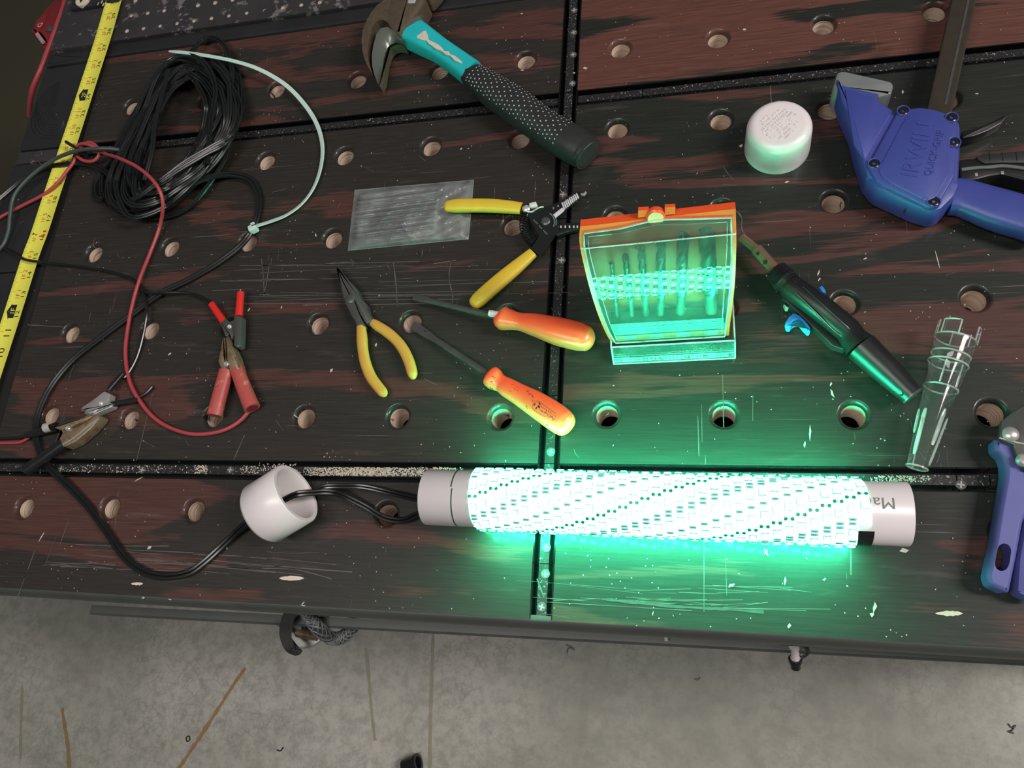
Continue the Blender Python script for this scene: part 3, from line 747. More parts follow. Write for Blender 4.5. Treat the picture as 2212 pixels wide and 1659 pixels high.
# one turn as photograph points: top, right side, bottom, left side
base = [(455, 128), (497, 160), (515, 215), (502, 280), (455, 350), (395, 405), (330, 445), (268, 452), (240, 425), (243, 375), (270, 310), (305, 235), (345, 170), (398, 133)]
ctr = V((370, 295))
path = []
T_ = 32
for k in range(T_):
    sc = 1.05 - .60 * ((k * 10) % T_) / T_ * .9; off = V((rw.gauss(0, 6), rw.gauss(0, 8))); rot = rw.gauss(0, .075)
    zz = .003 + .020 * (k / T_)
    for j, q in enumerate(base):
        d = V(q) - ctr; d = V((d.x * math.cos(rot) - d.y * math.sin(rot), d.x * math.sin(rot) + d.y * math.cos(rot)))
        sx = sc * (1 + rw.gauss(0, .025)); p_ = ctr + off + V((d.x * sx, d.y * (sx * .55 + .45)))
        path.append(P(p_.x, p_.y, max(.003, zz + .006 * math.sin(j * 1.3 + k) + rw.gauss(0, .0012))))
g = G(); pair(g, spline(path, 4), .00165, .0032); g.build('coil', WIRE, cord)
g = G()
def run(lst, z=.0035, n=8, r=.00165, sep=.0032): pair(g, spline(W(lst, z), n), r, sep)
run([(400, 130, .02), (440, 84, .012), (480, 92, .010), (500, 140, .014), (498, 190, .02), (470, 260, .026), (420, 340, .026)])
run([(445, 355, .026), (458, 250, .028), (465, 190, .03), (445, 140, .03), (410, 120, .03), (370, 128, .028), (340, 165, .026), (310, 240, .022), (270, 330, .02)])
run([(508, 215, .018), (512, 255, .022), (500, 290, .028), (455, 318, .031), (400, 350, .032), (345, 392, .031), (300, 425, .028), (262, 440, .022)])
run([(502, 200, .018), (510, 260, .022), (490, 306, .028), (440, 335, .031), (385, 368, .032), (330, 405, .030), (280, 440, .024)])
run([(365, 150, .028), (352, 200, .030), (335, 270, .030), (328, 330, .028), (312, 390, .024)])
run([(272, 455, .01), (300, 470, .006), (360, 468, .006), (410, 445, .007), (450, 400, .010), (482, 350, .012), (495, 310, .014), (505, 260, .012)])
run([(300, 440, .02), (380, 412, .022), (450, 384, .014), (500, 377, .008), (540, 388, .005), (558, 420, .004), (558, 460, .004), (545, 496, .004), (520, 530, .004), (470, 568, .004), (410, 603, .004), (350, 632, .0055), (300, 668, .004), (230, 720, .004), (160, 775, .004), (115, 828, .004), (88, 880, .004), (78, 925, .004), (82, 965, .005), (100, 1000, .006), (118, 1022, .006), (150, 1052, .005), (195, 1100, .004), (235, 1155, .004), (270, 1205, .004), (310, 1234, .004), (355, 1245, .004), (405, 1238, .004), (440, 1216, .004), (480, 1180, .004), (515, 1146, .008), (540, 1125, .02), (575, 1102, .034)], r=.0020, sep=.0037)
run([(585, 1100, .030), (607, 1084, .030), (640, 1068, .034), (676, 1064, .030), (715, 1063, .022), (745, 1072, .012), (790, 1094, .006), (830, 1118, .0045), (870, 1124, .006), (900, 1112, .012), (935, 1100, .020)], r=.0016, sep=.0030)
run([(676, 1064, .029), (700, 1052, .024), (740, 1050, .016), (790, 1052, .009), (850, 1066, .008), (900, 1078, .014), (935, 1080, .022)], r=.0013, sep=.0026)
g.build('cable_run', WIRE, cord)
g = G()
run([(245, 392, .008), (225, 368, .008), (190, 355, .008), (150, 354, .008), (100, 362, .006), (55, 384, .004), (20, 412, .002), (-30, 455, .002)])
run([(222, 432, .006), (205, 425, .004), (204, 398, .004), (216, 372, .005), (235, 350, .006)], r=.0017)
g.build('cable_tail', WIRE, cord)

# ================================================================ ZIP TIE
zt = thing('cable_tie', 'pale nylon cable tie curved around the right of the black cord coil', 'cable tie', P(690, 320))
pts = spline(W([(365, 111, .031), (400, 114, .031), (450, 121, .028), (505, 132, .022), (560, 150, .016), (615, 182, .011), (655, 222, .008), (683, 265, .006), (696, 310, .005), (694, 355, .005), (680, 400, .005), (655, 437, .005), (620, 464, .005), (580, 480, .005), (553, 488, .006)]), 6)
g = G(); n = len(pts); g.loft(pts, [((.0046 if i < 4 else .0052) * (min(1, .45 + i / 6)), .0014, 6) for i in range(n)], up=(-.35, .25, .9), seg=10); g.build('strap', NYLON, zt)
g = G(); q = P(547, 494, .0065); r3 = Matrix.Rotation(.42, 3, 'Z')
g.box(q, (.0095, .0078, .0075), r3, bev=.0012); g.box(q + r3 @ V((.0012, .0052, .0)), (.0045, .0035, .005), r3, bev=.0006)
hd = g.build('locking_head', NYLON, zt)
g = G(); g.box(q + r3 @ V((.0035, .0012, .0037)), (.0058, .0011, .0006), r3); g.build('slot', BLACKVOID, hd)

# ================================================================ TAPE MEASURE BLADE
tapeL = [(233, 0), (203.5, 100), (181, 175), (155, 254), (129, 325), (96, 427), (72, 500), (50, 561), (5, 700), (-30, 806)]
tapeR = [(263, 0), (237, 90), (212, 158), (206, 172), (189, 225), (162, 325), (132, 410), (104, 500), (81, 561), (39, 700), (0, 816)]
cl = spline(W([(262, -48, .0085), (248, 0, .0085), (224, 84, .0075), (193, 180, .0045), (168, 258, .0045), (146, 325, .005), (113, 424, .005), (87, 504, .004), (66, 561, .003), (22, 700, .003), (-16, 815, .003), (-40, 890, .003)]), 10)
tape = thing('tape_measure', 'yellow tape measure blade lying along the left end of the workbench', 'tape measure', P(113, 424))
acc = [0.0]
for i in range(1, len(cl)): acc.append(acc[-1] + (cl[i] - cl[i - 1]).length)
def tpos(s_):
    s_ = max(0, min(acc[-1] - 1e-6, s_)); i = max(j for j in range(len(acc)) if acc[j] <= s_); i = min(i, len(cl) - 2)
    t = (s_ - acc[i]) / (acc[i + 1] - acc[i]); p_ = cl[i].lerp(cl[i + 1], t); d = (cl[i] - cl[i + 1]).normalized(); d.z = 0; d.normalize()
    return p_, d, V((d.y, -d.x, 0))       # point, reading direction, towards the right edge
HW = .0127
def tsurf(s_, x, lift=0.0):
    p_, d, r = tpos(s_); return p_ + r * x + V((0, 0, (x / HW) ** 2 * .0016 + lift))
g = G(); vs = []; fs = []; xs = [-HW + 2 * HW * k / 8 for k in range(9)]; n = len(cl)
for i in range(n):
    for x in xs: vs.append(tsurf(acc[i], x))
    for x in reversed(xs): vs.append(tsurf(acc[i], x, -.0004))
m = 18
for i in range(n - 1):
    for k in range(m): fs.append((i * m + k, (i + 1) * m + k, (i + 1) * m + (k + 1) % m, i * m + (k + 1) % m))
g.add(vs, fs); g.build('blade', TAPEY, tape)
# inch scale: 12 at pixel (37,678), 24 at (185,207)
def near(px, py):
    q = P(px, py, .004); return min(range(len(cl)), key=lambda i: (cl[i] - q).length)
def sof(px, py):
    q = P(px, py, .004); best = None
    for i in range(len(cl) - 1):
        d = cl[i + 1] - cl[i]; t = max(0, min(1, (q - cl[i]).dot(d) / d.length_squared)); e = (cl[i] + d * t - q).length
        if best is None or e < best[0]: best = (e, acc[i] + d.length * t)
    return best[1]
s12, s24 = sof(34, 672), sof(182, 206); inch = (s12 - s24) / 12
gk, gr, gt = G(), G(), G()
def tt_text(g, txt, size, s_, x, sx=1.0):
    vs, fs = glyphs(txt, size); g.add([tsurf(s_ - v.x * sx, x + v.y * -1 * -1 * -1, .0002) for v in vs], fs)   # reads towards the far end, up to the left
for k in range(9, 32):
    s_ = s12 - (k - 12) * inch
    if not 0 < s_ < acc[-1]: continue
    big = k < 12
    tt_text(gk, str(k), .0125 if big else .0082, s_ + (.004 if not big else .002), .0010 if big else .0062, 1.15 if big else 1.3)
    if k > 12 and k not in (24, 16): tt_text(gr, '%dF %d' % (k // 12, k % 12), .0078, s_ + .003, -.0015, 1.0)
    if k == 16:
        tt_text(gr, '1F 4', .0070, s_ + .005, -.0050, 1.0)
        for dx_, dy_, ww, hh in ((-.004, .003, .0022, .0055), (.0025, .0035, .0055, .0022), (.0025, -.0005, .0018, .0055)): gr.add([tsurf(s_ + a, .0035 + b, .0002) for a, b in ((dx_ - ww / 2 * 1, dy_ - hh / 2), (dx_ + ww / 2, dy_ - hh / 2), (dx_ + ww / 2, dy_ + hh / 2), (dx_ - ww / 2, dy_ + hh / 2))], [(0, 1, 2, 3)])
        gk.add([tsurf(s_ - .002, -.0098, .0002), tsurf(s_ + .002, -.0098, .0002), tsurf(s_, -.0068, .0002)], [(0, 1, 2)])
    if k in (12, 24):
        c_ = -.0022
        gk.add([tsurf(s_ + a, c_ + b, .0002) for a, b in ((-.0085, .004), (-.0085, -.003), (-.0105, -.003), (0, -.0075), (.0105, -.003), (.0085, -.003), (.0085, .004))], [(0, 1, 2, 3, 4, 5, 6)])
        vs, fs = glyphs('%dF' % (k // 12), .0085); gt.add([tsurf(s_ - v.x, c_ - v.y + .0005, .00035) for v in vs], fs, 1)
    for j in range(16):
        q = s_ - j * inch / 16; L = .0118 if j == 0 else .0072 if j == 8 else .0055 if j % 4 == 0 else .0042 if j % 2 == 0 else .003
        h_ = .00016; gt.add([tsurf(q - h_, -HW + .0003, .0002), tsurf(q + h_, -HW + .0003, .0002), tsurf(q + h_, -HW + .0003 + L * .62, .0002), tsurf(q - h_, -HW + .0003 + L * .62, .0002)], [(0, 1, 2, 3)])
gk.build('black_numerals', INKK, tape, sm=0); gr.build('red_numerals', INKR, tape, sm=0); gt.build('tick_marks', [TICK, TAPEY], tape, sm=0)

# ================================================================ TEST LEADS AND CLIPS
def clip_jaw(g, pts, z0, z1, bev=.0006, mi=0): g.prism(pts, z0, z1, bev, mi)
def pxprism(g, pts, zt, z0, z1, bev=.0007, mi=0, r=.0): # outline seen at height zt
    q = W(pts, zt); q = [V((p_.x, p_.y)) for p_ in q]
    if r: q = roundpoly(q, r, 3)
    g.prism(q, z0, z1, bev, mi)
def boot(g, a, b, w0, w1, z0, z1, bend=None, n=2.2, hollow=False):
    pts = [P(*a, z0), P(*b, z1)] if bend is None else spline([P(*a, z0), P(*bend, (z0 + z1) / 2), P(*b, z1)], 5)
    m = len(pts); g.loft(pts, [(w0 + (w1 - w0) * i / (m - 1), (w0 + (w1 - w0) * i / (m - 1)) * .82, n) for i in range(m)], seg=16)
red = thing('red_test_lead', 'thick red wire looping down to a large red-handled battery clip', 'test lead', P(420, 900))
g = G(); g.tube(spline(W([(-30, 492, .003), (0, 470, .004), (45, 446, .0045), (95, 420, .007), (125, 395, .010), (143, 372, .011), (158, 352, .010), (166, 332, .012), (176, 316, .017), (194, 308, .019), (210, 318, .018), (214, 334, .014), (203, 347, .012), (184, 348, .012), (168, 338, .014), (163, 322, .017), (176, 311, .021), (200, 316, .022), (225, 331, .016), (258, 342, .036), (295, 360, .041), (325, 384, .041), (345, 412, .038), (352, 445, .028), (345, 490, .010), (325, 545, .0045), (303, 600, .007), (288, 650, .006), (276, 710, .004), (271, 765, .004), (279, 820, .005), (298, 860, .005), (330, 900, .004), (370, 925, .004), (420, 938, .004), (475, 932, .004), (515, 912, .004), (538, 885, .006), (533, 865, .009)]), 8), .0021, 10)
g.build('wire', RED, red)
g = G(); boot(g, (489, 800), (463, 898), .0150, .0160, .010, .010, (477, 845)); g.build('handle_boot', REDF, red)
g = G(); boot(g, (511, 796), (545, 882), .0140, .0165, .010, .010, (527, 838)); b2 = g.build('handle_boot', REDF, red)
e_ = P(545, 882, .010); d_ = (e_ - P(533, 850, .010)).normalized()
g = G(); g.lathe(e_ + d_ * .0002, d_, [(0, 0), (0, .0058)], 16); g.build('boot_opening', REDD, b2)
g = G(); pxprism(g, [(482, 803), (474, 782), (480, 752), (483, 733), (487, 729), (489, 748), (488, 770), (494, 783), (493, 802)], .012, .002, .0145, .0012, r=.0012); g.build('jaw', BRASS, red)
g = G(); pxprism(g, [(490, 732), (495, 727), (503, 748), (512, 768), (521, 798), (508, 806), (498, 800), (493, 778), (492, 752)], .013, .003, .0155, .0012, r=.0012); g.build('jaw', BRASS, red)
g = G(); q = P(488, 786, .0155); g.lathe(q, Z, [(-.012, .0030), (0, .0030), (.001, .0022), (.001, .0012), (.0004, .0008), (.0004, 0)], 16); g.build('rivet', STEEL, red)
g = G(); q = P(490, 802, .009); g.lathe(q, (1, .2, 0), [(-.006, .004), (.006, .004)], 12); g.build('spring', DSTEEL, red)

blk = thing('black_jumper_wire', 'thin black wire splitting to a small red-booted clip and a silver clip', 'test lead', P(310, 640))
g = G(); g.tube(spline(W([(-40, 520, .002), (0, 533, .002), (30, 548, .004), (55, 561, .008), (80, 565, .008), (120, 570, .004), (180, 577, .003), (240, 588, .003), (285, 604, .003), (308, 630, .003), (317, 665, .009), (312, 710, .006), (298, 765, .003), (281, 800, .004), (268, 816, .006)]), 8), .0017, 9)
g.tube(spline(W([(300, 612, .003), (318, 632, .005), (350, 633, .011), (395, 632, .007), (425, 638, .004), (448, 651, .005), (464, 668, .007)]), 8), .0014, 9)
g.tube(spline(W([(240, 872, .008), (262, 868, .006), (290, 862, .004), (315, 850, .003), (330, 835, .003)]), 6), .0020, 9)
g.build('wire', WIRE, blk)
g = G(); boot(g, (457, 657), (484, 696), .0074, .0080, .009, .011, n=2.2); g.build('red_boot', REDP, blk, label='small red vinyl boot')
g = G(); boot(g, (520, 632), (516, 683), .0080, .0082, .011, .011, n=2.2); bb = g.build('red_boot', REDP, blk, label='small red vinyl boot')
g = G(); g.tube(W([(519, 625, .011), (520, 634, .011)]), .0005, 6); g.build('wire_end', CHROME, bb)
g = G(); pxprism(g, [(476, 694), (488, 689), (500, 698), (508, 706), (507, 726), (501, 734), (497, 724), (488, 728)], .012, .004, .0135, .0008, r=.001); g.build('jaw', DSTEEL, blk)
g = G(); pxprism(g, [(508, 682), (524, 685), (523, 720), (521, 748), (514, 752), (507, 747), (508, 730), (504, 704)], .013, .006, .0150, .001, r=.001); j_ = g.build('jaw', DSTEEL, blk)
g = G(); q = P(495, 705, .0145); g.lathe(q, Z, [(-.010, .0024), (0, .0024), (.0006, .0018), (.0006, .0010), (0, .0007), (0, 0)], 16); g.build('rivet', CHROME, blk)
g = G(); boot(g, (267, 806), (236, 842), .0064, .0068, .008, .009, n=2); g.build('black_boot', BLK, blk)
g = G(); boot(g, (298, 864), (242, 873), .0056, .0062, .006, .008, n=2); g.build('black_boot', BLK, blk)
g = G(); pxprism(g, [(227, 846), (240, 852), (236, 868), (245, 874), (232, 878), (215, 884), (205, 893), (183, 895), (190, 884), (176, 888), (180, 880), (198, 868)], .011, .004, .0125, .0008, r=.0008); g.build('jaw', STEEL, blk)
g = G(); pxprism(g, [(244, 874), (240, 880), (216, 890), (196, 900), (184, 902), (200, 890), (222, 879)], .010, .002, .0105, .0007, r=.0008); g.build('jaw', STEEL, blk)
g = G(); q = P(217, 871, .0130); g.lathe(q, Z, [(-.010, .0024), (0, .0024), (.0006, .0018), (.0006, .0010), (0, .0007), (0, 0)], 16); g.build('rivet', CHROME, blk)

bc = thing('battery_clip', 'large tarnished brass battery clip with black sleeve by the lower track', 'clip', P(150, 930))
g = G(); pxprism(g, [(116, 924), (130, 917), (150, 912), (178, 903), (197, 894), (202, 899), (190, 908), (165, 918), (148, 928), (133, 930)], .014, .004, .0155, .0012, r=.0012); g.build('jaw', BRASS, bc)
g = G(); pxprism(g, [(212, 895), (219, 900), (216, 907), (195, 930), (165, 955), (142, 966), (122, 962), (130, 945), (136, 937), (132, 929), (150, 930), (170, 922), (192, 909)], .013, .002, .0145, .0012, r=.0012); g.build('jaw', BRASS, bc)
g = G(); q = W([(136, 960, .0152), (160, 945, .0152), (190, 921, .0152), (214, 904, .0150)]); g.loft(spline(q, 4), (.0022, .0012, 2), seg=6); g.build('folded_edge', STEEL, bc)
g = G(); q = P(146, 925, .0160); g.lathe(q, Z, [(-.012, .0030), (0, .0030), (.001, .0022), (.001, .0012), (.0004, .0008), (.0004, 0)], 16); g.build('rivet', STEEL, bc)
g = G(); boot(g, (138, 958), (56, 1016), .0125, .0130, .011, .011, (98, 987)); g.build('black_sleeve', BLK, bc)
g = G(); boot(g, (122, 922), (58, 940), .0105, .0075, .010, .006, (90, 932)); g.build('black_sleeve', BLK, bc)
g = G(); g.lathe(P(105, 923, .014), P(122, 920, .014) - P(95, 927, .014), [(-.004, .0052), (.004, .0050)], 14, a0=0, a1=pi * 1.2); g.build('crimp', CHROME, bc)
g = G(); g.tube(spline(W([(-20, 958, .003), (10, 957, .003), (40, 956, .003), (55, 950, .004), (66, 942, .005)]), 6), .0016, 8); g.build('red_wire', RED, bc, label='thin red wire')
g = G(); g.tube(spline(W([(-20, 948, .003), (20, 947, .003), (60, 944, .004), (80, 940, .006)]), 6), .0018, 8); g.build('black_wire', WIRE, bc)

gl = thing('grey_green_lead', 'grey green wire crossing the yellow tape beside the red wire loop', 'wire', P(90, 350))
g = G(); g.tube(spline(W([(-20, 556, .003), (5, 532, .004), (18, 500, .005), (22, 465, .009), (30, 425, .013), (55, 392, .015), (95, 358, .018), (135, 336, .022), (175, 324, .026), (215, 321, .026), (245, 322, .020), (280, 330, .012), (310, 350, .008)]), 8), .0024, 10); g.build('wire', WIREG, gl)
g = G(); g.tube(spline(W([(142, 306, .016), (155, 314, .018), (172, 324, .018), (190, 338, .016)]), 6), [.0016] + [.0021] * 17 + [.0021], 10); g.build('wire_end', WIRE, gl)
rv = thing('clamp_jaw', 'dark red painted metal clamp head past the upper left bench corner', 'clamp', P(110, 50, -.05))
g = G(); q = [(62, 68), (75, 45), (95, 18), (118, -5), (140, -30), (190, -30), (160, 5), (143, 35), (120, 75), (110, 100), (95, 107), (84, 100), (93, 90), (82, 76), (72, 72)]
pxprism(g, q, -.05, -.085, -.05, .006, r=.004); hd = g.build('clamp_head', REDD, rv)
g = G(); pxprism(g, [(76, 50), (84, 40), (104, 30), (96, 45), (80, 72)], -.0495, -.0505, -.0485, .0005); g.build('raised_rib', REDD, hd)
g = G(); g.lathe(P(108, 62, -.049), Z, [(-.004, .006), (.001, .006), (.003, .003), (.0035, 0)], 20); g.build('cap_nut', DSTEEL, hd)
g = G(); g.loft(W([(80, 73, -.048), (94, 92, -.048)]), (.006, .003, 3)); g.build('worn_edge', M('worn_pink_paint', (.42, .25, .24), .6, var=.2), hd)
text(gx := G(), 'G', .013, P(87, 54, -.0478), P(95, 36, -.0478) - P(80, 70, -.0478), Z.cross(P(95, 36, -.0478) - P(80, 70, -.0478))); gx.build('cast_letter', LABEL, hd, sm=0)
rw2 = thing('red_edge_wire', 'red wire hanging down along the left edge of the workbench', 'wire', P(100, 130, -.03))
g = G(); g.tube(spline(W([(152, -40, -.02), (137, 15, -.022), (122, 58, -.025), (105, 105, -.03), (88, 150, -.035), (72, 188, -.045), (66, 215, -.06), (63, 250, -.09)]), 8), .0036, 10); g.build('wire', RED, rw2)
kn = thing('round_dial', 'small round pale dial with black pointer at upper left bench corner', 'dial', P(178, 0, .01))
q = P(178, 0, .012)
g = G(); g.box(q + V((.022, .012, -.007)), (.085, .045, .010), bev=.002); g.build('dial_plate', BLACKB, kn)
g = G(); g.lathe(q, Z, [(-.004, .0105), (.0005, .0105), (.001, .010), (.001, 0)], 28); dl = g.build('dial_face', LABEL, kn)
g = G(); gt_ = [V((q.x - .004, q.y + .003)), V((q.x + .004, q.y + .0025)), V((q.x - .0005, q.y - .006))]; g.prism(gt_, q.z + .0009, q.z + .0016); g.build('pointer', INKK, dl, sm=0)
g = G()
for i, (x, y) in enumerate([(220, 4), (223, 10), (212, 8)]): g.box(P(x, y, .0125), (.0012 if i < 2 else .0006, .005, .0006), Matrix.Rotation(-.2, 3, 'Z'))
g.build('plate_mark', WTXT, kn, sm=0)

# ================================================================ HAND TOOLS
def crop(ox, oy, k): return lambda q: (ox + q[0] / k, oy + q[1] / k)
def stations(lst, z, tr=None, hf=.0):   # pairs of edge points -> path and widths; z may be a list
    path, wd = [], []
    for i, (a, b) in enumerate(lst):
        zz = z[i] if isinstance(z, (list, tuple)) else z
        if tr: a, b = tr(a), tr(b)
        p_, q_ = P(*a, zz), P(*b, zz); d0, d1 = (p_ - CC).normalized(), (q_ - CC).normalized(); m_ = d0 + d1; c_ = CC + m_ * ((zz - CC.z) / m_.z); r_ = (c_ - CC).cross(d0).length; path.append(c_.lerp((p_ + q_) / 2, 1 - hf)); wd.append(2 * r_ * hf + (p_ - q_).length * (1 - hf))
    return path, wd
def resample(path, wd, n=6):
    p2 = spline(path, n); w2 = [q.x for q in spline([V((x, 0, 0)) for x in wd], n)]; return p2, w2
def handle(g, lst, z, tr=None, hf=.85, n=2.3, seg=20, tips=(0, 0), k=6, sub=6):
    path, wd = stations(lst, z, tr, hf); path, wd = resample(path, wd, sub); m = len(path)
    def tipped(d, e):
        out = []
        for i in range(1, k + 1):
            a = pi / 2 * i / k; out.append((e + d * math.sin(a), max(.04, math.cos(a))))
        return out
    P2 = list(path); W2 = list(wd)
    if tips[1]:
        d = (path[-1] - path[-2]).normalized()
        for o, s_ in tipped(tips[1], 0): P2.append(path[-1] + d * o); W2.append(wd[-1] * s_)
    if tips[0]:
        d = (path[0] - path[1]).normalized()
        for o, s_ in tipped(tips[0], 0): P2.insert(0, path[0] + d * o); W2.insert(0, wd[0] * s_)
    g.loft(P2, [(w_, w_ * hf, n) for w_ in W2], seg=seg); return P2, W2
def pts2(lst, tr, z): return [P(*tr(q), z) for q in lst]
def prz(g, lst, tr, zt, z0, z1, bev=.0008, r=0.0, mi=0, botbev=0.0):
    q = [V((p_.x, p_.y)) for p_ in pts2(lst, tr, zt)]
    if r: q = roundpoly(q, r, 3)
    g.prism(q, z0, z1, bev, mi, botbev)
I_ = lambda q: q
# ---------------- hammer
ham = thing('claw_hammer', 'claw hammer with teal handle and black dotted rubber grip', 'hammer', P(1030, 165))
K = crop(760, 0, 3.95)
hz = .0165
g = G(); path, wd = stations([((870, 24), (846, 74)), ((905, 48), (878, 98)), ((962, 89), (930, 124)), ((1000, 116), (972, 153)), ((1035, 141), (1008, 182))], hz); path, wd = resample(path[1:], wd[1:], 6)
g.loft(path, [(w_, .0265 if i < 3 else w_ * .95, 4.2) for i, w_ in enumerate(wd)], seg=24); g.build('handle_shaft', TEAL, ham, sm=50)
g = G(); p2, w2 = stations([((911, 44), (870, 92)), ((915, 50), (874, 98))], hz); g.loft(p2, [(w2[0], .030, 5), (w2[1], .029, 5)], seg=24); g.build('handle_collar', GIRON, ham)
g = G(); gp, gw = handle(g, [((1033, 140), (1006, 184)), ((1040, 143), (1008, 190)), ((1076, 162), (1036, 219)), ((1140, 200), (1095, 264)), ((1190, 238), (1145, 299)), ((1241, 268), (1195, 333)), ((1266, 281), (1220, 348)), ((1285, 297), (1243, 360)), ((1292, 303), (1250, 364))], .0175, hf=.92, n=2.5, seg=28)
g.build('rubber_grip', RUB, ham, sm=50)
g = G()
def onloft(P2, W2, i, a, hf, n, lift):
    t = (P2[min(i + 1, len(P2) - 1)] - P2[max(i - 1, 0)]).normalized(); side = t.cross(Z).normalized(); u2 = side.cross(t)
    c, d = math.cos(a), math.sin(a); e = 2 / n
    q = side * (W2[i] / 2 * math.copysign(abs(c) ** e, c)) + u2 * (W2[i] * hf / 2 * math.copysign(abs(d) ** e, d))
    return P2[i] + q + q.normalized() * lift, q.normalized(), t
fine = [gp[0].lerp(gp[-1], 0)]
gp2 = spline(gp, 5); gw2 = [q.x for q in spline([V((x, 0, 0)) for x in gw], 5)]
tot = len(gp2); cum = [0.0]
for i in range(1, tot): cum.append(cum[-1] + (gp2[i] - gp2[i - 1]).length)
rows_ = 27
for r_ in range(rows_):
    i = min(range(tot), key=lambda j: abs(cum[j] - cum[-1] * (.045 + .80 * r_ / rows_)))
    for c_ in range(7):
        a = pi * (.22 + .092 * (c_ + (.5 if r_ % 2 else 0)))
        o, nrm, t = onloft(gp2, gw2, i, a, .92, 2.5, .00005); sd = nrm.cross(t).normalized()
        rr = .00085
        g.add([o + (t * math.cos(b) + sd * math.sin(b)) * rr for b in [2 * pi * q / 7 for q in range(7)]] + [o + nrm * .0005], [(q, (q + 1) % 7, 7) for q in range(7)])
g.build('grip_dots', DOTM, ham, kind='stuff', sm=60)
g = G()
for i in (int(tot * .87), int(tot * .89)):
    q = [onloft(gp2, gw2, i, a, .92, 2.5, .0002)[0] for a in [pi * (.15 + .6 * k / 14) for k in range(15)]]; g.tube(q, .0006, 6)
g.build('grip_rings', RUB, ham)
e_ = gp[-1]; d_ = (gp[-1] - gp[-3]).normalized(); sd_ = d_.cross(Z).normalized(); u_ = sd_.cross(d_)
g = G(); g.loft([e_ + d_ * .0001, e_ + d_ * .0008], [(gw[-1] * .86, gw[-1] * .80, 2.5), (gw[-1] * .82, gw[-1] * .76, 2.5)], seg=28); g.build('butt_disc', RUB, ham)
g = G(); lab = [(560, 310), (575, 290), (632, 266), (648, 300), (660, 345), (700, 365), (740, 385), (770, 410), (790, 440), (830, 445), (845, 470), (880, 480), (930, 520), (945, 535), (925, 540), (880, 520), (840, 478), (800, 468), (770, 440), (720, 420), (690, 395), (655, 375), (640, 350), (600, 345), (560, 330)]
zt = hz + .0126
prz(g, lab, K, zt, zt - .0012, zt + .0010, 0); g.build('worn_label', LABEL, ham, sm=0)
g = G(); eye = [(906, -2), (930, 12), (914, 40), (909, 47), (872, 96), (866, 94), (858, 88), (846, 72), (842, 52), (848, 22), (866, -2)]
prz(g, eye, I_, .018, .0035, .0325, .0045, .006, botbev=.003); g.build('hammer_head', RUST, ham)
g = G(); prz(g, [(866, -2), (906, -2), (930, 12), (948, -8), (962, -26), (935, -52), (905, -44), (884, -28)], I_, .018, .005, .031, .004, .004, botbev=.003); g.build('poll', RUST, ham)
g = G(); o_ = P(893, -2, .0322); g.loft([P(880, 8, .0318), P(890, 2, .0322), P(902, -10, .0318)], [(.006, .0012, 2), (.012, .0016, 2), (.008, .0012, 2)], up=(0, 0, 1), seg=12); g.build('polished_spot', CHROME, ham)
claw_out = [(868, 2), (843, 13), (823, 28), (811, 43), (801, 60), (793, 80), (790, 100), (792, 125), (797, 145), (806, 163), (817, 181)]
claw_in = [(823, 166), (826, 148), (829, 127), (833, 112), (838, 101), (846, 94), (856, 91), (866, 93), (872, 96)]
for z0, z1, nm in ((.019, .0318, 'claw'), (.0035, .016, 'claw')):
    g = G(); prz(g, claw_out + (claw_in if z0 < .01 else [(815, 178), (809, 162), (804, 143), (804, 120), (808, 95), (814, 74), (823, 62), (836, 59), (851, 68), (867, 85)]), I_, .020, z0, z1, .0008 if z0 < .01 else 0, .001 if z0 < .01 else 0); g.build(nm, RUST, ham)
ci = [((868, 84), (872, 96)), ((852, 67), (857, 92)), ((836, 58), (846, 95)), ((822, 61), (838, 102)), ((813, 74), (833, 113)), ((807, 95), (829, 128)), ((803, 120), (826, 147)), ((804, 143), (823, 160)), ((809, 163), (821, 172)), ((816, 180), (818, 181))]
g = G(); vs = []
for o_, i_ in ci:
    m_ = ((o_[0] + i_[0]) / 2 + 1, (o_[1] + i_[1]) / 2); vs += [P(*o_, .0318), P(*m_, .0292), P(*i_, .0225), P(*i_, .018)]
g.add(vs, [(4 * k + j, 4 * k + 4 + j, 4 * k + 5 + j, 4 * k + 1 + j) for k in range(len(ci) - 1) for j in range(3)]); g.build('claw_bevel', GIRON, ham, sm=50)

# ---------------- bag of tubing
bag = thing('plastic_bag', 'clear plastic bag lying flat left of the yellow wire stripper', 'bag', P(885, 465))
cA, cB, cC, cD = (766, 411), (1023, 389), (1012, 516), (751, 541)
def bagz(u, v):
    z = .0058 + .0014 * math.sin(u * 9 + v * 5) * math.sin(v * 7 + u * 3) + .001 * math.sin(u * 31 + 11 * v) * math.sin(3 * v)
    if u < .72: z += .0011 * math.cos((v * 9.2 + .9 * u) * 2 * pi)
    if u > .72: z += .0015 * math.sin(u * 43 + v * 17) * math.sin(v * 23 - u * 9) - .001
    z += .0022 * math.exp(-((u - .45 - .35 * (v - .7)) / .02) ** 2) * (1 if .6 < v < .95 else 0)
    e = min(u, 1 - u, v, 1 - v); return max(.0009, z * min(1, e / .06) + .0009)
g = G(); nu, nv = 72, 40; vs = []
for j in range(nv + 1):
    for i in range(nu + 1):
        u, v = i / nu, j / nv; a = V(cA).lerp(V(cB), u); b = V(cD).lerp(V(cC), u); q = a.lerp(b, v)
        wob = 1.5 * math.sin(u * 14) * (1 if v in (0, 1) else 0); vs.append(P(q.x, q.y + wob, bagz(u, v)))
g.add(vs, [(j * (nu + 1) + i, j * (nu + 1) + i + 1, (j + 1) * (nu + 1) + i + 1, (j + 1) * (nu + 1) + i) for j in range(nv) for i in range(nu)]); g.build('bag_film', BAGM, bag, sm=180)
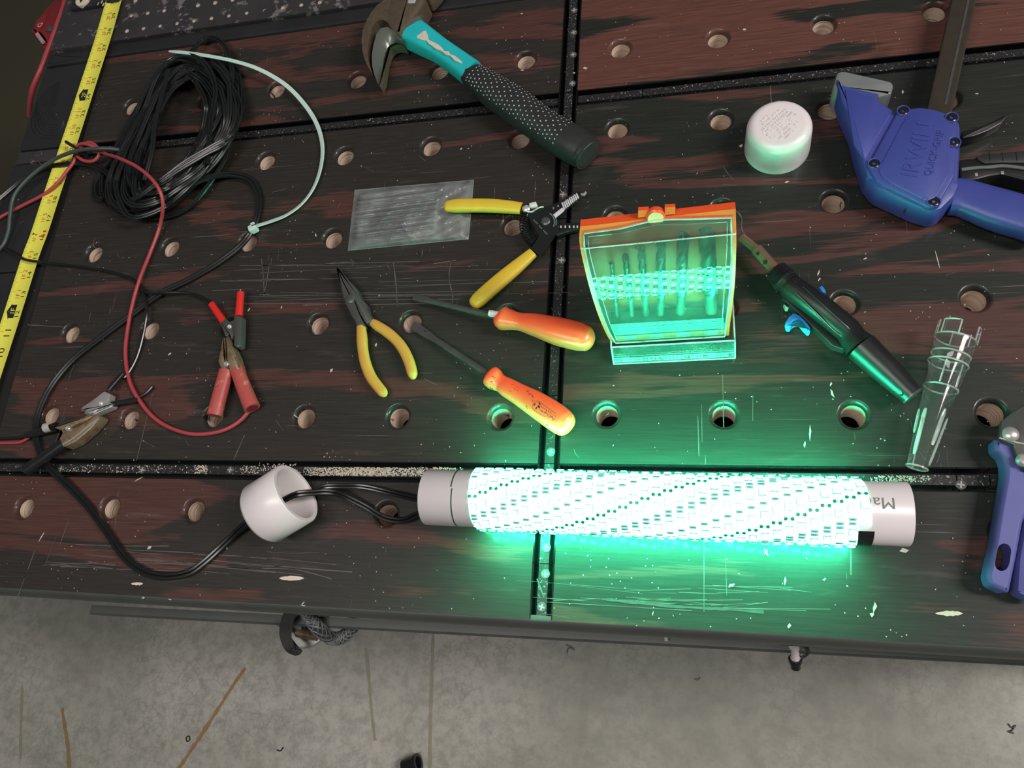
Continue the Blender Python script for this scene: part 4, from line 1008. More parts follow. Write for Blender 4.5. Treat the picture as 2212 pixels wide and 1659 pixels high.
g = G(); q = W([cA, cB, cC, cD], .0005); g.add(q, [(0, 1, 2, 3)]); g.build('back_film', BAGM, bag, sm=0)
g = G()
for a, b in ((cA, cB), (cD, cC), (cB, cC)):
    a, b = V(a), V(b); q = [P(*(a.lerp(b, k / 12)), .0012) for k in range(13)]; g.loft(q, (.0010, .0006, 2), seg=6)
g.build('sealed_seam', BAGM, bag)
tm = None
for i in range(9):
    a, b = (772 - i * 1.2, 432 + 10.2 * i), (944 - i * 1.0, 410 + 10.0 * i)
    q = W([a, ((a[0] + b[0]) / 2, (a[1] + b[1]) / 2 + 1), b], .0018); g = G(); g.lathe(q[0], q[2] - q[0], [(0, .0008), (0, .0013), ((q[2] - q[0]).length, .0013), ((q[2] - q[0]).length, .0008), (0, .0008)], 10)
    o = g.build('heat_shrink_tube', GREYTUBE, None, at=(q[0] + q[2]) / 2)
    tag(o, ('first', 'second', 'third', 'fourth', 'fifth', 'sixth', 'seventh', 'eighth', 'ninth')[i] + ' black heat shrink tube from the top in the clear plastic bag', 'tube', 'heat shrink tubes in the bag')

# ---------------- wire stripper
K = crop(940, 400, 5.925)
ws = thing('wire_stripper', 'black wire stripper with two bright yellow handles spread open', 'wire stripper', P(1180, 480))
g = G(); handle(g, [((175, 195), (165, 345)), ((260, 178), (260, 350)), ((400, 172), (400, 350)), ((700, 174), (700, 352)), ((950, 198), (945, 366)), ((1115, 222), (1090, 375))], .0125, K, hf=.62, n=2.6, tips=(.0050, 0)); g.build('yellow_grip', YEL, ws)
g = G(); handle(g, [((1200, 818), (1306, 908)), ((1000, 965), (1110, 1105)), ((800, 1120), (925, 1272)), ((600, 1290), (728, 1446)), ((500, 1385), (615, 1545)), ((470, 1430), (560, 1580))], .011, K, hf=.62, n=2.6, tips=(0, .0050)); g.build('yellow_grip', YEL, ws)
g = G(); prz(g, [(1540, 545), (1690, 482), (1870, 474), (1870, 556), (1700, 590), (1560, 640), (1480, 560)], K, .010, .0050, .0095, .0006); j2 = g.build('lower_jaw', BLKM, ws)
g = G()
for x in (1600, 1655, 1710, 1765, 1810): prz(g, [(x, 520), (x + 18, 517), (x + 20, 545), (x + 2, 548)], K, .0097, .0094, .0099, 0)
g.build('gauge_marks', WTXT, j2, kind='stuff', sm=0)
g = G(); prz(g, [(1080, 245), (1180, 235), (1270, 300), (1390, 290), (1560, 225), (1790, 92), (1855, 78), (1862, 115), (1650, 312), (1545, 412), (1582, 480), (1572, 570), (1480, 690), (1400, 790), (1320, 890), (1225, 812), (1330, 655), (1230, 475), (1195, 410), (1180, 350), (1085, 350)], K, .014, .0095, .0140, 0, 0); body = g.build('black_jaw', BLKM, ws)
g = G(); prz(g, [(1510, 380), (1628, 288), (1655, 322), (1540, 418)], K, .0146, .0138, .0152, .0002)
for k in range(9):
    c = V((1640 + 22.5 * k, 268 - 16.5 * k)); L = 44 - k * 1.4; d = V((.38, .92)) * L; e = V((8.2, -6)); 
    prz(g, [c - d * .85 - e, c - d * .85 + e, c + d + e, c + d - e], K, .0146, .0138, .0156, .0002)
g.build('shiny_teeth', M('bright_machined_steel', (.75, .68, .72), .35, .3, var=.08), body)
g = G(); prz(g, [(1850, 100), (1895, 108), (1925, 75), (1940, 90), (1905, 130), (1870, 130)], K, .012, .010, .0125, .0004); g.build('jaw_tip', STEEL, body)
g = G(); q = P(*K((1415, 462)), .0140); g.lathe(q, Z, [(-.01, .0046), (.0006, .0046), (.0014, .0034), (.0018, .0016), (.0012, 0)], 20); g.build('pivot_screw', DSTEEL, ws)
g = G(); q = P(*K((1166, 300)), .0145); g.lathe(q, Z, [(-.006, .0040), (.0006, .0040), (.0018, .0028), (.0022, 0)], 18); g.build('rivet', CHROME, ws)
g = G(); prz(g, [(1200, 232), (1290, 208), (1310, 262), (1225, 284), (1205, 270)], K, .0175, .0145, .0180, .0008, .001); g.build('lock_latch', PIPE, ws)
g = G(); g.tube(spline(pts2([(1180, 340), (1240, 340), (1290, 310), (1340, 285), (1390, 278)], K, .0152), 5), .0009, 8); g.build('latch_wire', STEEL, ws)
sp_ = spline(pts2([(1195, 360), (1160, 400), (1140, 480), (1145, 560), (1175, 635), (1220, 700), (1270, 745)], K, .0098), 14); hx = []; n = len(sp_)
for i in range((n - 1) * 3):
    f = i / 3; k = int(f); p_ = sp_[k].lerp(sp_[min(k + 1, n - 1)], f - k); t = (sp_[min(k + 1, n - 1)] - sp_[max(k - 1, 0)]).normalized(); e1 = t.cross(Z).normalized(); e2 = e1.cross(t)
    a = 2 * pi * 16 * i / ((n - 1) * 3); hx.append(p_ + (e1 * math.cos(a) + e2 * math.sin(a)) * .0046)
g = G(); g.tube(hx, .0006, 6); g.build('coil_spring', BLK, ws)
g = G()
for k in range(16):
    a = -1.0 + 1.45 * k / 15; c = V((1400, 470)); 
    for rr in (128, 152):
        if rr == 152 and not 3 < k < 14: continue
        u = V((math.cos(a), math.sin(a))); t = V((-u.y, u.x)); o = c + u * rr; prz(g, [o - t * 4 - u * 8, o + t * 4 - u * 8, o + t * 4 + u * 8, o - t * 4 + u * 8], K, .0141, .0139, .01416, 0)
for k in range(13):
    if k in (4, 8): continue
    o = V((1265, 448)).lerp(V((1430, 625)), k / 12); u = V((.73, -.68)); t = V((.68, .73)); prz(g, [o - t * 4 - u * 9, o + t * 4 - u * 9, o + t * 4 + u * 9, o - t * 4 + u * 9], K, .0141, .0139, .01416, 0)
for x, y in ((1500, 290), (1560, 262), (1610, 220), (1660, 190), (1710, 160), (1760, 128)): prz(g, [(x, y), (x + 18, y - 12), (x + 28, y + 8), (x + 10, y + 20)], K, .0141, .0139, .01416, 0)
g.build('print_marks', M('faint_white_print', (.16, .19, .17), .5), body, kind='stuff', sm=0)

# ---------------- needle nose pliers
K = crop(700, 570, 5.53)
pl_ = thing('needle_nose_pliers', 'long nose pliers with worn yellow handles', 'pliers', P(795, 700))
g = G(); prz(g, [(146, 42), (165, 75), (215, 200), (290, 350), (345, 405), (420, 600), (492, 742), (388, 744), (372, 690), (318, 612), (300, 560), (250, 470), (220, 370), (185, 230), (160, 110)], K, .012, .003, .0120, .0012); g.build('jaw_half', DSTEEL, pl_)
g = G(); prz(g, [(150, 42), (195, 85), (300, 200), (395, 300), (450, 425), (508, 480), (522, 560), (580, 657), (548, 704), (500, 712), (432, 600), (352, 400), (297, 345), (224, 200), (174, 75)], K, .012, .0025, .0130, .0012); g.build('jaw_half', DSTEEL, pl_)
g = G(); q = P(*K((312, 412)), .0128); g.lathe(q, Z, [(-.009, .0052), (.0002, .0052), (.0008, .0042), (.0008, 0)], 22); g.build('pivot', DSTEEL, pl_)
g = G(); handle(g, [((388, 745), (497, 748)), ((388, 900), (521, 890)), ((402, 1050), (528, 1020)), ((440, 1230), (560, 1170)), ((520, 1410), (622, 1322)), ((640, 1560), (735, 1475))], .009, K, hf=.72, n=2.3, tips=(0, .0075)); g.build('yellow_grip', YELW, pl_)
g = G(); handle(g, [((590, 658), (538, 716)), ((660, 685), (585, 775)), ((800, 770), (715, 868)), ((920, 880), (820, 960)), ((1010, 1000), (898, 1070)), ((1080, 1150), (955, 1195)), ((1114, 1280), (988, 1300))], .009, K, hf=.72, n=2.3, tips=(0, .0080)); g.build('yellow_grip', YELW, pl_)

# ---------------- screwdrivers
K = crop(640, 380, 2.861)
sd1 = thing('flat_screwdriver', 'clean orange handled flat screwdriver lying nearer the wire stripper', 'screwdriver', P(1180, 710), 'orange screwdrivers')
g = G(); handle(g, [((1258, 826), (1238, 898)), ((1275, 812), (1246, 930)), ((1296, 811), (1266, 950)), ((1340, 832), (1310, 948)), ((1400, 850), (1365, 952)), ((1500, 857), (1450, 984)), ((1640, 880), (1590, 1040)), ((1760, 908), (1715, 1073)), ((1795, 925), (1770, 1078))], .0165, K, hf=.92, n=2.9, seg=24, tips=(.0015, .0095)); h1 = g.build('orange_handle', ORANGE, sd1, sm=50)
g = G(); a, b = P(*K((1245, 872)), .0155), P(*K((745, 752)), .0065); d_ = (b - a).normalized()
pth = [a, a.lerp(b, .80), a.lerp(b, .88), a.lerp(b, .95), b + d_ * .004]; g.loft(pth, [(.0060, .0060, 2), (.0060, .0058, 2), (.0074, .0036, 3), (.0076, .0020, 4), (.0070, .0010, 4)], seg=16); g.build('steel_shaft', DSTEEL, sd1)
g = G(); q = P(*K((1192, 848)), .021); d2 = (P(*K((1245, 858)), .021) - q); g.lathe(q, d2, [(0, .0012), (0, .0030)] + [(.001 + .0012 * k + (.0006 if s_ else 0), .0034 if s_ else .0029) for k in range(7) for s_ in (0, 1)] + [(.0115, .003), (.012, 0)], 12)
tag(g.build('threaded_plastic_screw', PIPE, None, at=q), 'short pale threaded screw resting on the upper screwdriver shaft', 'screw')
K = crop(1030, 780, 9.217)
sd2 = thing('flat_screwdriver', 'orange handled flat screwdriver with black logo, handle end by the glowing tube', 'screwdriver', P(1150, 870), 'orange screwdrivers')
g = G(); S2, SW2 = handle(g, [((330, 150), (160, 405)), ((400, 130), (165, 480)), ((470, 185), (235, 545)), ((530, 270), (330, 570)), ((600, 318), (405, 600)), ((720, 370), (500, 690)), ((950, 480), (740, 850)), ((1300, 640), (1020, 1060)), ((1640, 835), (1330, 1290)), ((1830, 970), (1520, 1420)), ((1880, 1025), (1590, 1455))], .0165, K, hf=.92, n=2.9, seg=24, tips=(.0012, .0085)); h2 = g.build('orange_handle', ORANGE, sd2, sm=50)
g = G(); a, b = P(*K((250, 275)), .0155), P(895, 704, .0035); d_ = (b - a).normalized()
pth = [a, a.lerp(b, .70), a.lerp(b, .80), a.lerp(b, .93), b + d_ * .002]; g.loft(pth, [(.0060, .0060, 2), (.0060, .0058, 2), (.0084, .0036, 3), (.0090, .0022, 4), (.0086, .0010, 4)], seg=16); sh = g.build('steel_shaft', DSTEEL, sd2)
g = G(); q = P(919.6, 716.5, .0062); g.lathe(q, Z, [(-.001, .0009), (.0008, .0009), (.001, .0004), (.001, 0)], 12); g.build('shaft_dimple', BLK, sh)
zt = .0325
g = G()
def bar(a, b, wd):
    a, b = P(*K(a), zt), P(*K(b), zt); t = (b - a).normalized(); s_ = V((-t.y, t.x, 0)) * wd / 2; g.add([a + s_, b + s_, b - s_, a - s_], [(0, 1, 2, 3)])
for a, b in (((1110, 780), (1200, 760)), ((1200, 760), (1260, 800)), ((1110, 780), (1070, 880)), ((1070, 880), (1130, 960)), ((1130, 960), (1350, 1080)), ((1260, 800), (1560, 1020))): bar(a, b, .0003)
for a, b in (((1140, 800), (1110, 850)), ((1210, 790), (1240, 840)), ((1150, 920), (1170, 880)), ((1190, 850), (1230, 880)), ((1190, 870), (1230, 900))): bar(a, b, .0011)
rr = random.Random(5)
for k in range(15):
    o = V((1230, 930)).lerp(V((1520, 1140)), k / 14); bar((o.x, o.y), (o.x + rr.uniform(-14, 30), o.y + rr.uniform(-38, 34)), .0005)
for k in range(9):
    o = V((1260, 860)).lerp(V((1540, 1050)), k / 8); bar((o.x, o.y), (o.x + rr.uniform(-6, 12), o.y + rr.uniform(10, 34)), .0005)
for o in g.v: pass
# wrap the print onto the handle
def wrap(g, P2, W2, hf, n):
    for i, v in enumerate(g.v):
        k = min(range(1, len(P2) - 1), key=lambda j: (P2[j] - v).to_2d().length); t = (P2[k + 1] - P2[k - 1]).normalized(); side = t.cross(Z).normalized()
        x = max(-.98, min(.98, (v - P2[k]).dot(side) / (W2[k] / 2))); h_ = (1 - abs(x) ** n) ** (1 / n)
        g.v[i] = V((v.x, v.y, P2[k].z + W2[k] * hf / 2 * h_ + .00012))
wrap(g, S2, SW2, .92, 2.9); g.build('black_logo', INKK, h2, sm=0)
g = G()
for x, y in ((690, 410), (740, 470), (780, 510), (1000, 570), (1050, 600), (1080, 640), (290, 270), (240, 350), (210, 430), (1070, 745), (980, 880), (635, 550), (1560, 1330), (1380, 1215)):
    for _ in range(3):
        a = (x + rr.uniform(-25, 25), y + rr.uniform(-25, 25)); bar(a, (a[0] + rr.uniform(-30, 30), a[1] + rr.uniform(-30, 30)), rr.uniform(.0003, .0009))
wrap(g, S2, SW2, .92, 2.9); g.build('dirt_marks', M('brown_dirt', (.13, .04, .01), .8), h2, kind='stuff', sm=0)

# ---------------- drill bit case
PL = P(1321, 741, .0145); PR = P(1575, 725, .0145)
u3 = (PR - PL); u3.z = 0; u3.normalize(); h3 = Z.cross(u3); AL = math.radians(69)
v3 = h3 * math.cos(AL) + Z * math.sin(AL); n3 = u3.cross(v3)
case = thing('drill_bit_case', 'orange drill bit case with clear front standing tilted in a clear tray', 'drill bit case', (PL + PR) / 2 - Z * .0145)
def loc(px, py, d=0.0):          # point on the plane parallel to the lid, d towards the viewer
    return PP(px, py, PL + n3 * d, n3)
K = crop(1220, 420, 4.366)
def bow(p_):                     # the lid bows out towards the viewer
    v = (p_ - PL).dot(v3) / .14; return p_ + n3 * (.0080 * (1 - (2 * v - 1) ** 2))
def sheet(outl, d0, d1, nseg=10, name=None):
    pass
LE = [(445, 1398), (400, 1310), (330, 1120), (250, 860), (185, 620), (142, 430), (145, 292)]
RE = [(1548, 1330), (1556, 1200), (1580, 960), (1598, 760), (1608, 560), (1614, 400), (1612, 126)]
def edge(L, m=24):
    q = [loc(*K(p_)) for p_ in L]; return spline(q, 4)
Lc, Rc = edge(LE), edge(RE)
def inw(L, R, a): return [p_ + (q - p_).normalized() * a for p_, q in zip(L, R)]
def wallsheet(g, A, B, mi=0): # quad strip between two polylines
    n = len(A); g.add(A + B, [(i, i + 1, n + i + 1, n + i) for i in range(n - 1)], mi)
Lf, Rf = [bow(p_) for p_ in Lc], [bow(p_) for p_ in Rc]
Lb, Rb = ([p_ - n3 * (.028 - .021 * i / (len(L_) - 1)) for i, p_ in enumerate(L_)] for L_ in (Lc, Rc))
Lb[0] = Lb[0] + v3 * .0; 
g = G(); t_ = .0028                 # orange shell: two sides, back, top
Li, Ri = inw(Lf, Rf, t_), inw(Rf, Lf, t_); Lbi, Rbi = inw(Lb, Rb, t_), inw(Rb, Lb, t_)
wallsheet(g, Lf, Lb); wallsheet(g, Li, Lbi); wallsheet(g, Lf, Li); wallsheet(g, Rf, Rb); wallsheet(g, Ri, Rbi); wallsheet(g, Rf, Ri)
wallsheet(g, Lb, Rb); wallsheet(g, [p_ + n3 * .0022 for p_ in Lb], [p_ + n3 * .0022 for p_ in Rb])
tl, tr = Lf[-1], Rf[-1]; tlb, trb = Lb[-1], Rb[-1]
g.add([tl, tr, trb, tlb, tl - v3 * .0035, tr - v3 * .0035, trb - v3 * .0035, tlb - v3 * .0035], [(0, 1, 2, 3), (4, 5, 6, 7), (0, 1, 5, 4)])
k0 = len(Lf) - 4
# orange brow above the lid opening
brow = [bow(loc(*K(q))) for q in [(176, 345), (300, 328), (500, 308), (620, 280), (740, 240), (860, 222), (980, 232), (1080, 228), (1300, 216), (1580, 196)]]
top_ = [tl.lerp(tr, k / 9) for k in range(10)]
wallsheet(g, [p_ + n3 * .0004 for p_ in brow], [p_ + n3 * .0004 for p_ in top_]); g.build('orange_shell', ORANGEC, case, sm=40)
for cx, wd in ((742, 100), (993, 100)):
    g = G(); yb = 215 if cx < 800 else 190; yt = 155 if cx < 800 else 128
    q = [bow(loc(*K(p_))) for p_ in ((cx - wd / 2, yb), (cx + wd / 2, yb - 8), (cx + wd / 2, yt - 4), (cx - wd / 2, yt + 2))]
    vs = q + [p_ - n3 * .004 for p_ in q]; g.add(vs, [(0, 1, 2, 3), (7, 6, 5, 4), (0, 4, 5, 1), (1, 5, 6, 2), (2, 6, 7, 3), (3, 7, 4, 0)]); g.build('hinge_tab', ORANGEC, case)
g = G(); q = bow(loc(*K((858, 212)))); g.lathe(q - n3 * .004, n3, [(0, .0075), (.004, .0075), (.0055, .006), (.0055, 0)], 24); g.build('latch_boss', ORANGEC, case)
# clear lid, bowed, with rim and moulded lines
g = G(); L2, R2_ = inw(Lf, Rf, .0035), inw(Rf, Lf, .0035); n = len(L2); m = 8; vs = []
brl = brow
def lid_top(t): # brow interpolation
    k = t * 9; i = min(int(k), 8); return brow[i].lerp(brow[i + 1], k - i)
lim = n - 1
for j in range(m + 1):
    t = j / m
    col_ = [L2[i].lerp(R2_[i], t) for i in range(n)]
    tp = lid_top(t); vt = (tp - PL).dot(v3)
    for i in range(n):
        p_ = col_[i]; v0 = (col_[0] - PL).dot(v3); v_ = v0 + (vt - v0) * i / (n - 1)
        # find the point of the column at height v_
        k = 0
        while k < n - 2 and (col_[k + 1] - PL).dot(v3) < v_: k += 1
        a_, b_ = (col_[k] - PL).dot(v3), (col_[k + 1] - PL).dot(v3); f = max(0, min(1, (v_ - a_) / max(1e-6, b_ - a_)))
        vs.append(col_[k].lerp(col_[k + 1], f) + n3 * .0008)
g.add(vs, [(j * n + i, j * n + i + 1, (j + 1) * n + i + 1, (j + 1) * n + i) for j in range(m) for i in range(n - 1)]); lid = g.build('clear_lid', CLEAR, case, sm=60)
rimp = [vs[i] for i in range(n)] + [vs[j * n + n - 1] for j in range(1, m)] + [vs[m * n + i] for i in range(n - 1, -1, -1)]
g = G(); g.tube(rimp, .0008, 6, closed=True); g.tube([p_ + (vs[4 * n + n // 2] - p_).normalized() * .0045 for p_ in rimp], .0004, 6, closed=True)
g.build('lid_rim', CLEARE, lid)
g = G(); a, b = bow(loc(*K((155, 468)))), bow(loc(*K((1612, 325)))); g.tube([a.lerp(b, k / 8) + n3 * .0016 for k in range(9)], .0006, 6); g.build('lid_crease', CLEARE, lid)
# rack inside
rk = lambda px, py, d: loc(*K((px, py)), d)
g = G(); q = [rk(430, 1225, -.004), rk(1500, 1165, -.004), rk(1520, 1275, -.001), rk(480, 1345, -.001)]; vs = q + [p_ - n3 * .016 for p_ in q]
g.add(vs, [(0, 1, 2, 3), (7, 6, 5, 4), (0, 4, 5, 1), (1, 5, 6, 2), (2, 6, 7, 3), (3, 7, 4, 0)]); rack = g.build('bit_rack', M('smoky_green_plastic', (.04, .075, .055), .4, var=.2), case, sm=0)
g = G()
for k, x in enumerate([515, 575, 640, 708, 778, 850, 925, 1000, 1080, 1165, 1270, 1405]):
    y = 1246 - (x - 515) * .072; r_ = .0007 + .00013 * k; o = rk(x, y, -.0032); g.add([o + (u3 * math.cos(a) + v3 * .6 * math.sin(a)) * r_ for a in [2 * pi * i / 10 for i in range(10)]], [tuple(range(10))])
    o = rk(x + 8, y + 26, -.0022); ww = .0018; g.add([o + u3 * -ww + v3 * .0004, o + u3 * ww + v3 * .0004, o + u3 * ww - v3 * .0004, o - u3 * ww - v3 * .0004], [(3, 2, 1, 0)])
g.build('size_marks', M('pale_size_mark', (.6, .7, .6), .6), rack, kind='stuff', sm=0)
for x0, x1 in ((550, 676), (803, 928), (1057, 1186), (1316, 1448)):
    y = 1338 - (x0 - 550) * .068; q = [rk(x0, y, 0), rk(x1, y - 8, 0), rk(x1, y + 24, .0005), rk(x0, y + 34, .0005)]; g = G(); vs = q + [p_ - n3 * .004 for p_ in q]
    g.add(vs, [(0, 1, 2, 3), (7, 6, 5, 4), (0, 4, 5, 1), (1, 5, 6, 2), (2, 6, 7, 3), (3, 7, 4, 0)]); g.build('rack_window', CLEARE, rack, sm=0)
g = G(); q = [rk(470, 1338, -.0005), rk(1530, 1272, -.0005), rk(1535, 1318, .0), rk(485, 1385, .0)]; vs = q + [p_ - n3 * .003 for p_ in q]; g.add(vs, [(0, 1, 2, 3), (7, 6, 5, 4), (0, 4, 5, 1), (1, 5, 6, 2), (2, 6, 7, 3), (3, 7, 4, 0)]); g.build('orange_sill', ORANGEC, rack, sm=0)
# clear tray that the case stands in
f0, f1 = P(1326, 787, .0), P(1588, 774, .0); bk0, bk1 = f0 + h3 * .046, f1 + h3 * .046
g = G()
def slab(q, nrm, th):
    vs = q + [p_ + nrm * th for p_ in q]; g.add(vs, [(0, 1, 2, 3), (7, 6, 5, 4), (0, 4, 5, 1), (1, 5, 6, 2), (2, 6, 7, 3), (3, 7, 4, 0)])
up0, up1 = f0 + Z * .019 + h3 * .009, f1 + Z * .019 + h3 * .009
slab([f0, f1, up1, up0], h3, .0014)
slab([f0, up0, bk0 + Z * .024, bk0], u3, .0014); slab([f1, up1, bk1 + Z * .024, bk1], -u3, .0014); slab([f0 + Z * .0006, f1 + Z * .0006, bk1 + Z * .0006, bk0 + Z * .0006], Z, .001)
tray = g.build('clear_tray', CLEAR, case, sm=0)
g = G()
for a, b in ((f0, f1), (up0, up1), (f0, up0), (f1, up1), (up0, bk0 + Z * .024), (up1, bk1 + Z * .024), (f0 + h3 * .004 + Z * .004, f1 + h3 * .004 + Z * .004), (bk0 + Z * .024, bk0), (bk1 + Z * .024, bk1)):
    g.tube([a + Z * .0007, a.lerp(b, .5) + Z * .0007, b + Z * .0007], .0007, 6)
g.build('tray_edge', CLEARE, tray)
g = G(); fn = (up0 - f0).normalized()
tx = lambda s_, q: f0.lerp(f1, s_) + fn * q - h3 * .0007 - Z * .0
rr = random.Random(9)
for k in range(3): a = tx(.085 + .014 * k, .004); b = tx(.105 + .014 * k, .009); g.tube([a, (a + b) / 2, b], .0003, 5)
for a, b in ((.135, .175), (.135, .155), (.155, .175)): 
    q0, q1 = (tx(a, .004), tx(b, .004)) if (a, b) == (.135, .175) else ((tx(.135, .004), tx(.155, .0085)) if a == .135 else (tx(.155, .0085), tx(.175, .004))); g.tube([q0, (q0 + q1) / 2, q1], .0003, 5)
for k in range(22):
    s_ = .21 + .031 * k; w_ = .011; a = [tx(s_, .004), tx(s_, .0085), tx(s_ + w_, .0085), tx(s_ + w_, .006), tx(s_, .006)]
    sel = rr.choice([[0, 1, 2], [0, 1, 2, 3, 4], [2, 1, 0], [1, 0], [0, 1, 4, 3], [1, 2, 3]]); g.tube([a[i] for i in sel] if len(sel) > 2 else [a[sel[0]], (a[sel[0]] + a[sel[1]]) / 2, a[sel[1]]], .00028, 5)
g.build('moulded_lettering', CLEARE, tray, kind='stuff', sm=0)
# bits
BITM = M('green_grey_bit_steel', (.13, .15, .14), .35, .5, var=.2, scale=120)
BITT = M('dark_bit_point', (.10, .07, .08), .4, .6, var=.3, scale=120)
bl = ['smallest', 'second smallest', 'third smallest', 'third largest', 'second largest', 'largest']
for k, (tip, base_, wpx) in enumerate([((435, 622), (500, 1190), 44), ((565, 548), (640, 1190), 62), ((715, 484), (770, 1180), 74), ((905, 425), (905, 1175), 92), ((1115, 344), (1090, 1170), 108), ((1335, 312), (1385, 1160), 152)]):
    a, b = rk(*tip, -.0045 + .0 * k), rk(*base_, -.0130); L = (a - b).length; d_ = (a - b).normalized(); R0 = wpx / 4.366 / 2 / 2650
    dbt = thing('drill_bit', bl[k] + ' of six twist drill bits inside the orange case', 'drill bit', b, 'drill bits in the orange case')
    g = G(); g.lathe(b, d_, [(0, 0), (0, R0 * .8), (L * .30, R0 * .8), (L * .31, R0 * .8)], 14); g.build('shank', BITM, dbt)
    g = G(); e1 = d_.orthogonal().normalized(); e2 = d_.cross(e1); ns, na = 46, 20; vs = []
    for i in range(ns + 1):
        t = i / ns; z_ = L * (.30 + .66 * t); tw = 2 * pi * (L * .66 / (R0 * 7.5)) * t
        for j in range(na):
            a_ = 2 * pi * j / na; ph = a_ - tw; r_ = R0 * (1 - .36 * max(0, math.cos(2 * ph)) ** 1.5 ) ; vs.append(b + d_ * z_ + (e1 * math.cos(a_) + e2 * math.sin(a_)) * r_)
    g.add(vs, [(i * na + j, i * na + (j + 1) % na, (i + 1) * na + (j + 1) % na, (i + 1) * na + j) for i in range(ns) for j in range(na)]); g.build('flutes', BITM, dbt, sm=50)
    g = G(); vs2 = vs[-na:] + [b + d_ * L]; g.add(vs2, [(j, (j + 1) % na, na) for j in range(na)]); g.build('point', BITT, dbt, sm=0)

# ---------------- gas soldering torch
K = crop(1580, 450, 3.686)
tor = thing('soldering_torch', 'black pen shaped gas soldering iron with light blue trigger', 'soldering iron', P(1830, 730))
tz = .0185
def seg_(g, lst, z, hf=1.0, n=2.0, seg=28):
    path, wd = stations(lst, z, None, hf); g.loft(path, [(w_, w_ * hf, n) for w_ in wd], seg=seg); return path, wd
g = G(); B0, BW = seg_(g, [((1719, 594), (1685, 630)), ((1724, 596), (1687, 637)), ((1797, 647), (1757, 690)), ((1851, 692), (1813, 735)), ((1866, 711), (1821, 752)), ((1886, 725), (1830, 771))], tz); g.build('torch_body', BLKM, tor, sm=50)
g = G(); B1, BW1 = seg_(g, [((1889, 726), (1832.5, 772.5)), ((1939, 779), (1893, 824)), ((1986, 834), (1949, 868)), ((1989, 837), (1952, 871))], tz); hz_ = g.build('gas_tank', BLKM, tor, sm=50)
ax_ = (B1[-1] - B1[0]).normalized()
g = G(); g.lathe(B1[-1] - ax_ * .0002, ax_, [(0, 0), (0, BW1[-1] / 2), (.0012, BW1[-1] / 2), (.0014, BW1[-1] / 2 - .0012), (.0014, 0)], 28); g.build('end_plate', DSTEEL, tor)
c0, c1 = (P(1684, 575, tz) + P(1665, 592, tz)) / 2, B0[0]
ca = (c1 - c0).normalized(); LC = (c1 - c0).length
g = G(); nk = 44; prof = [(.0, .0085), (.001, .0098), (LC * .62, .0106)]
e1 = ca.orthogonal().normalized(); e2 = ca.cross(e1); vs = []
for t, r in prof:
    for k in range(nk * 2): a = pi * k / nk; rr_ = r - (.0005 if k % 2 else 0); vs.append(c0 + ca * t + (e1 * math.cos(a) + e2 * math.sin(a)) * rr_)
m = nk * 2; g.add(vs, [(i * m + k, i * m + (k + 1) % m, (i + 1) * m + (k + 1) % m, (i + 1) * m + k) for i in range(2) for k in range(m)] + [tuple(range(m))])
g.build('knurled_collar', BLK, tor, sm=20)
g = G(); g.lathe(c0, ca, [(LC * .62, .0096), (LC * .66, .0112), (LC * .80, .0114), (LC * .84, .0104), (LC + .001, .0104)], 32); g.build('collar_ring', BLK, tor)
def tubeseg(name, a, b, r0, mat, parent, extra=None):
    g = G(); L = (b - a).length; g.lathe(a, b - a, [(0, r0 - .0008), (0, r0), (L, r0), (L, 0)], 24); g.lathe(a, b - a, [(0, r0 - .0008), (L * .9, r0 - .0008)], 24); return g.build(name, mat, parent)
a1 = (P(1643, 531, tz) + P(1626, 546, tz)) / 2; big = tubeseg('burner_tube', a1, c0 + ca * .001, .0053, COPPERY, tor)
a2 = (P(1608, 506, tz) + P(1595, 519, tz)) / 2; tip_ = tubeseg('tip_tube', a2, a1 + (c0 - a1).normalized() * .001, .0039, COPPERY, tor)
bd = (c0 - a1).normalized(); sd_ = bd.cross(Z).normalized()
for t, rr_, nm in ((.22, .0016, 0), (.62, .0020, 0)):
    o = a1.lerp(c0, t) - sd_ * -.0030 + Z * .0042; o = a1.lerp(c0, t) + (Z * .78 + (-sd_ if sd_.y > 0 else sd_) * .62) * .0052
    g = G(); nn = (o - a1.lerp(c0, t)).normalized(); g.lathe(o - nn * .0003, nn, [(0, rr_), (.0006, rr_), (.0006, rr_ * .6), (.0003, 0)], 14); g.build('vent_hole', BLACKVOID, big)
g = G(); g.tube(spline(W([(1588, 455, tz + .004), (1596, 461, tz + .004), (1602, 472, tz + .003), (1601, 487, tz + .003), (1603, 498, tz + .002), (1610, 508, tz)]), 6), .0007, 8); g.build('hook_wire', DSTEEL, tor)
def rod(name, a, b, lift, r, mat, parent):
    g = G(); pa, pb = P(*K(a), tz), P(*K(b), tz); axd = (B0[3] - B0[1]).normalized(); pts = []
    for k in range(13):
        p_ = pa.lerp(pb, k / 12); i = min(range(len(B0)), key=lambda j: (B0[j] - p_).to_2d().length)
        # distance from the axis line decides the height on the round body
        tt = max(0, min(1, (p_ - B0[1]).dot(B0[3] - B0[1]) / (B0[3] - B0[1]).length_squared)); c = B0[1].lerp(B0[3], tt); rad = (BW[1] + (BW[3] - BW[1]) * tt) / 2
        off = (p_ - c); off.z = 0; d = min(off.length, rad * .97); pts.append(V((p_.x, p_.y, c.z + math.sqrt(rad * rad - d * d) + lift)) if False else c + off.normalized() * d * .93 + Z * (math.sqrt(max(0, rad * rad - d * d * .86)) + lift))
    g.tube(pts, r, 8); return g.build(name, mat, parent)
rod('ridge', (560, 665), (960, 1030), .0001, .0007, BLK, tor); rod('ridge', (505, 715), (905, 1092), .0001, .0008, BLK, tor)
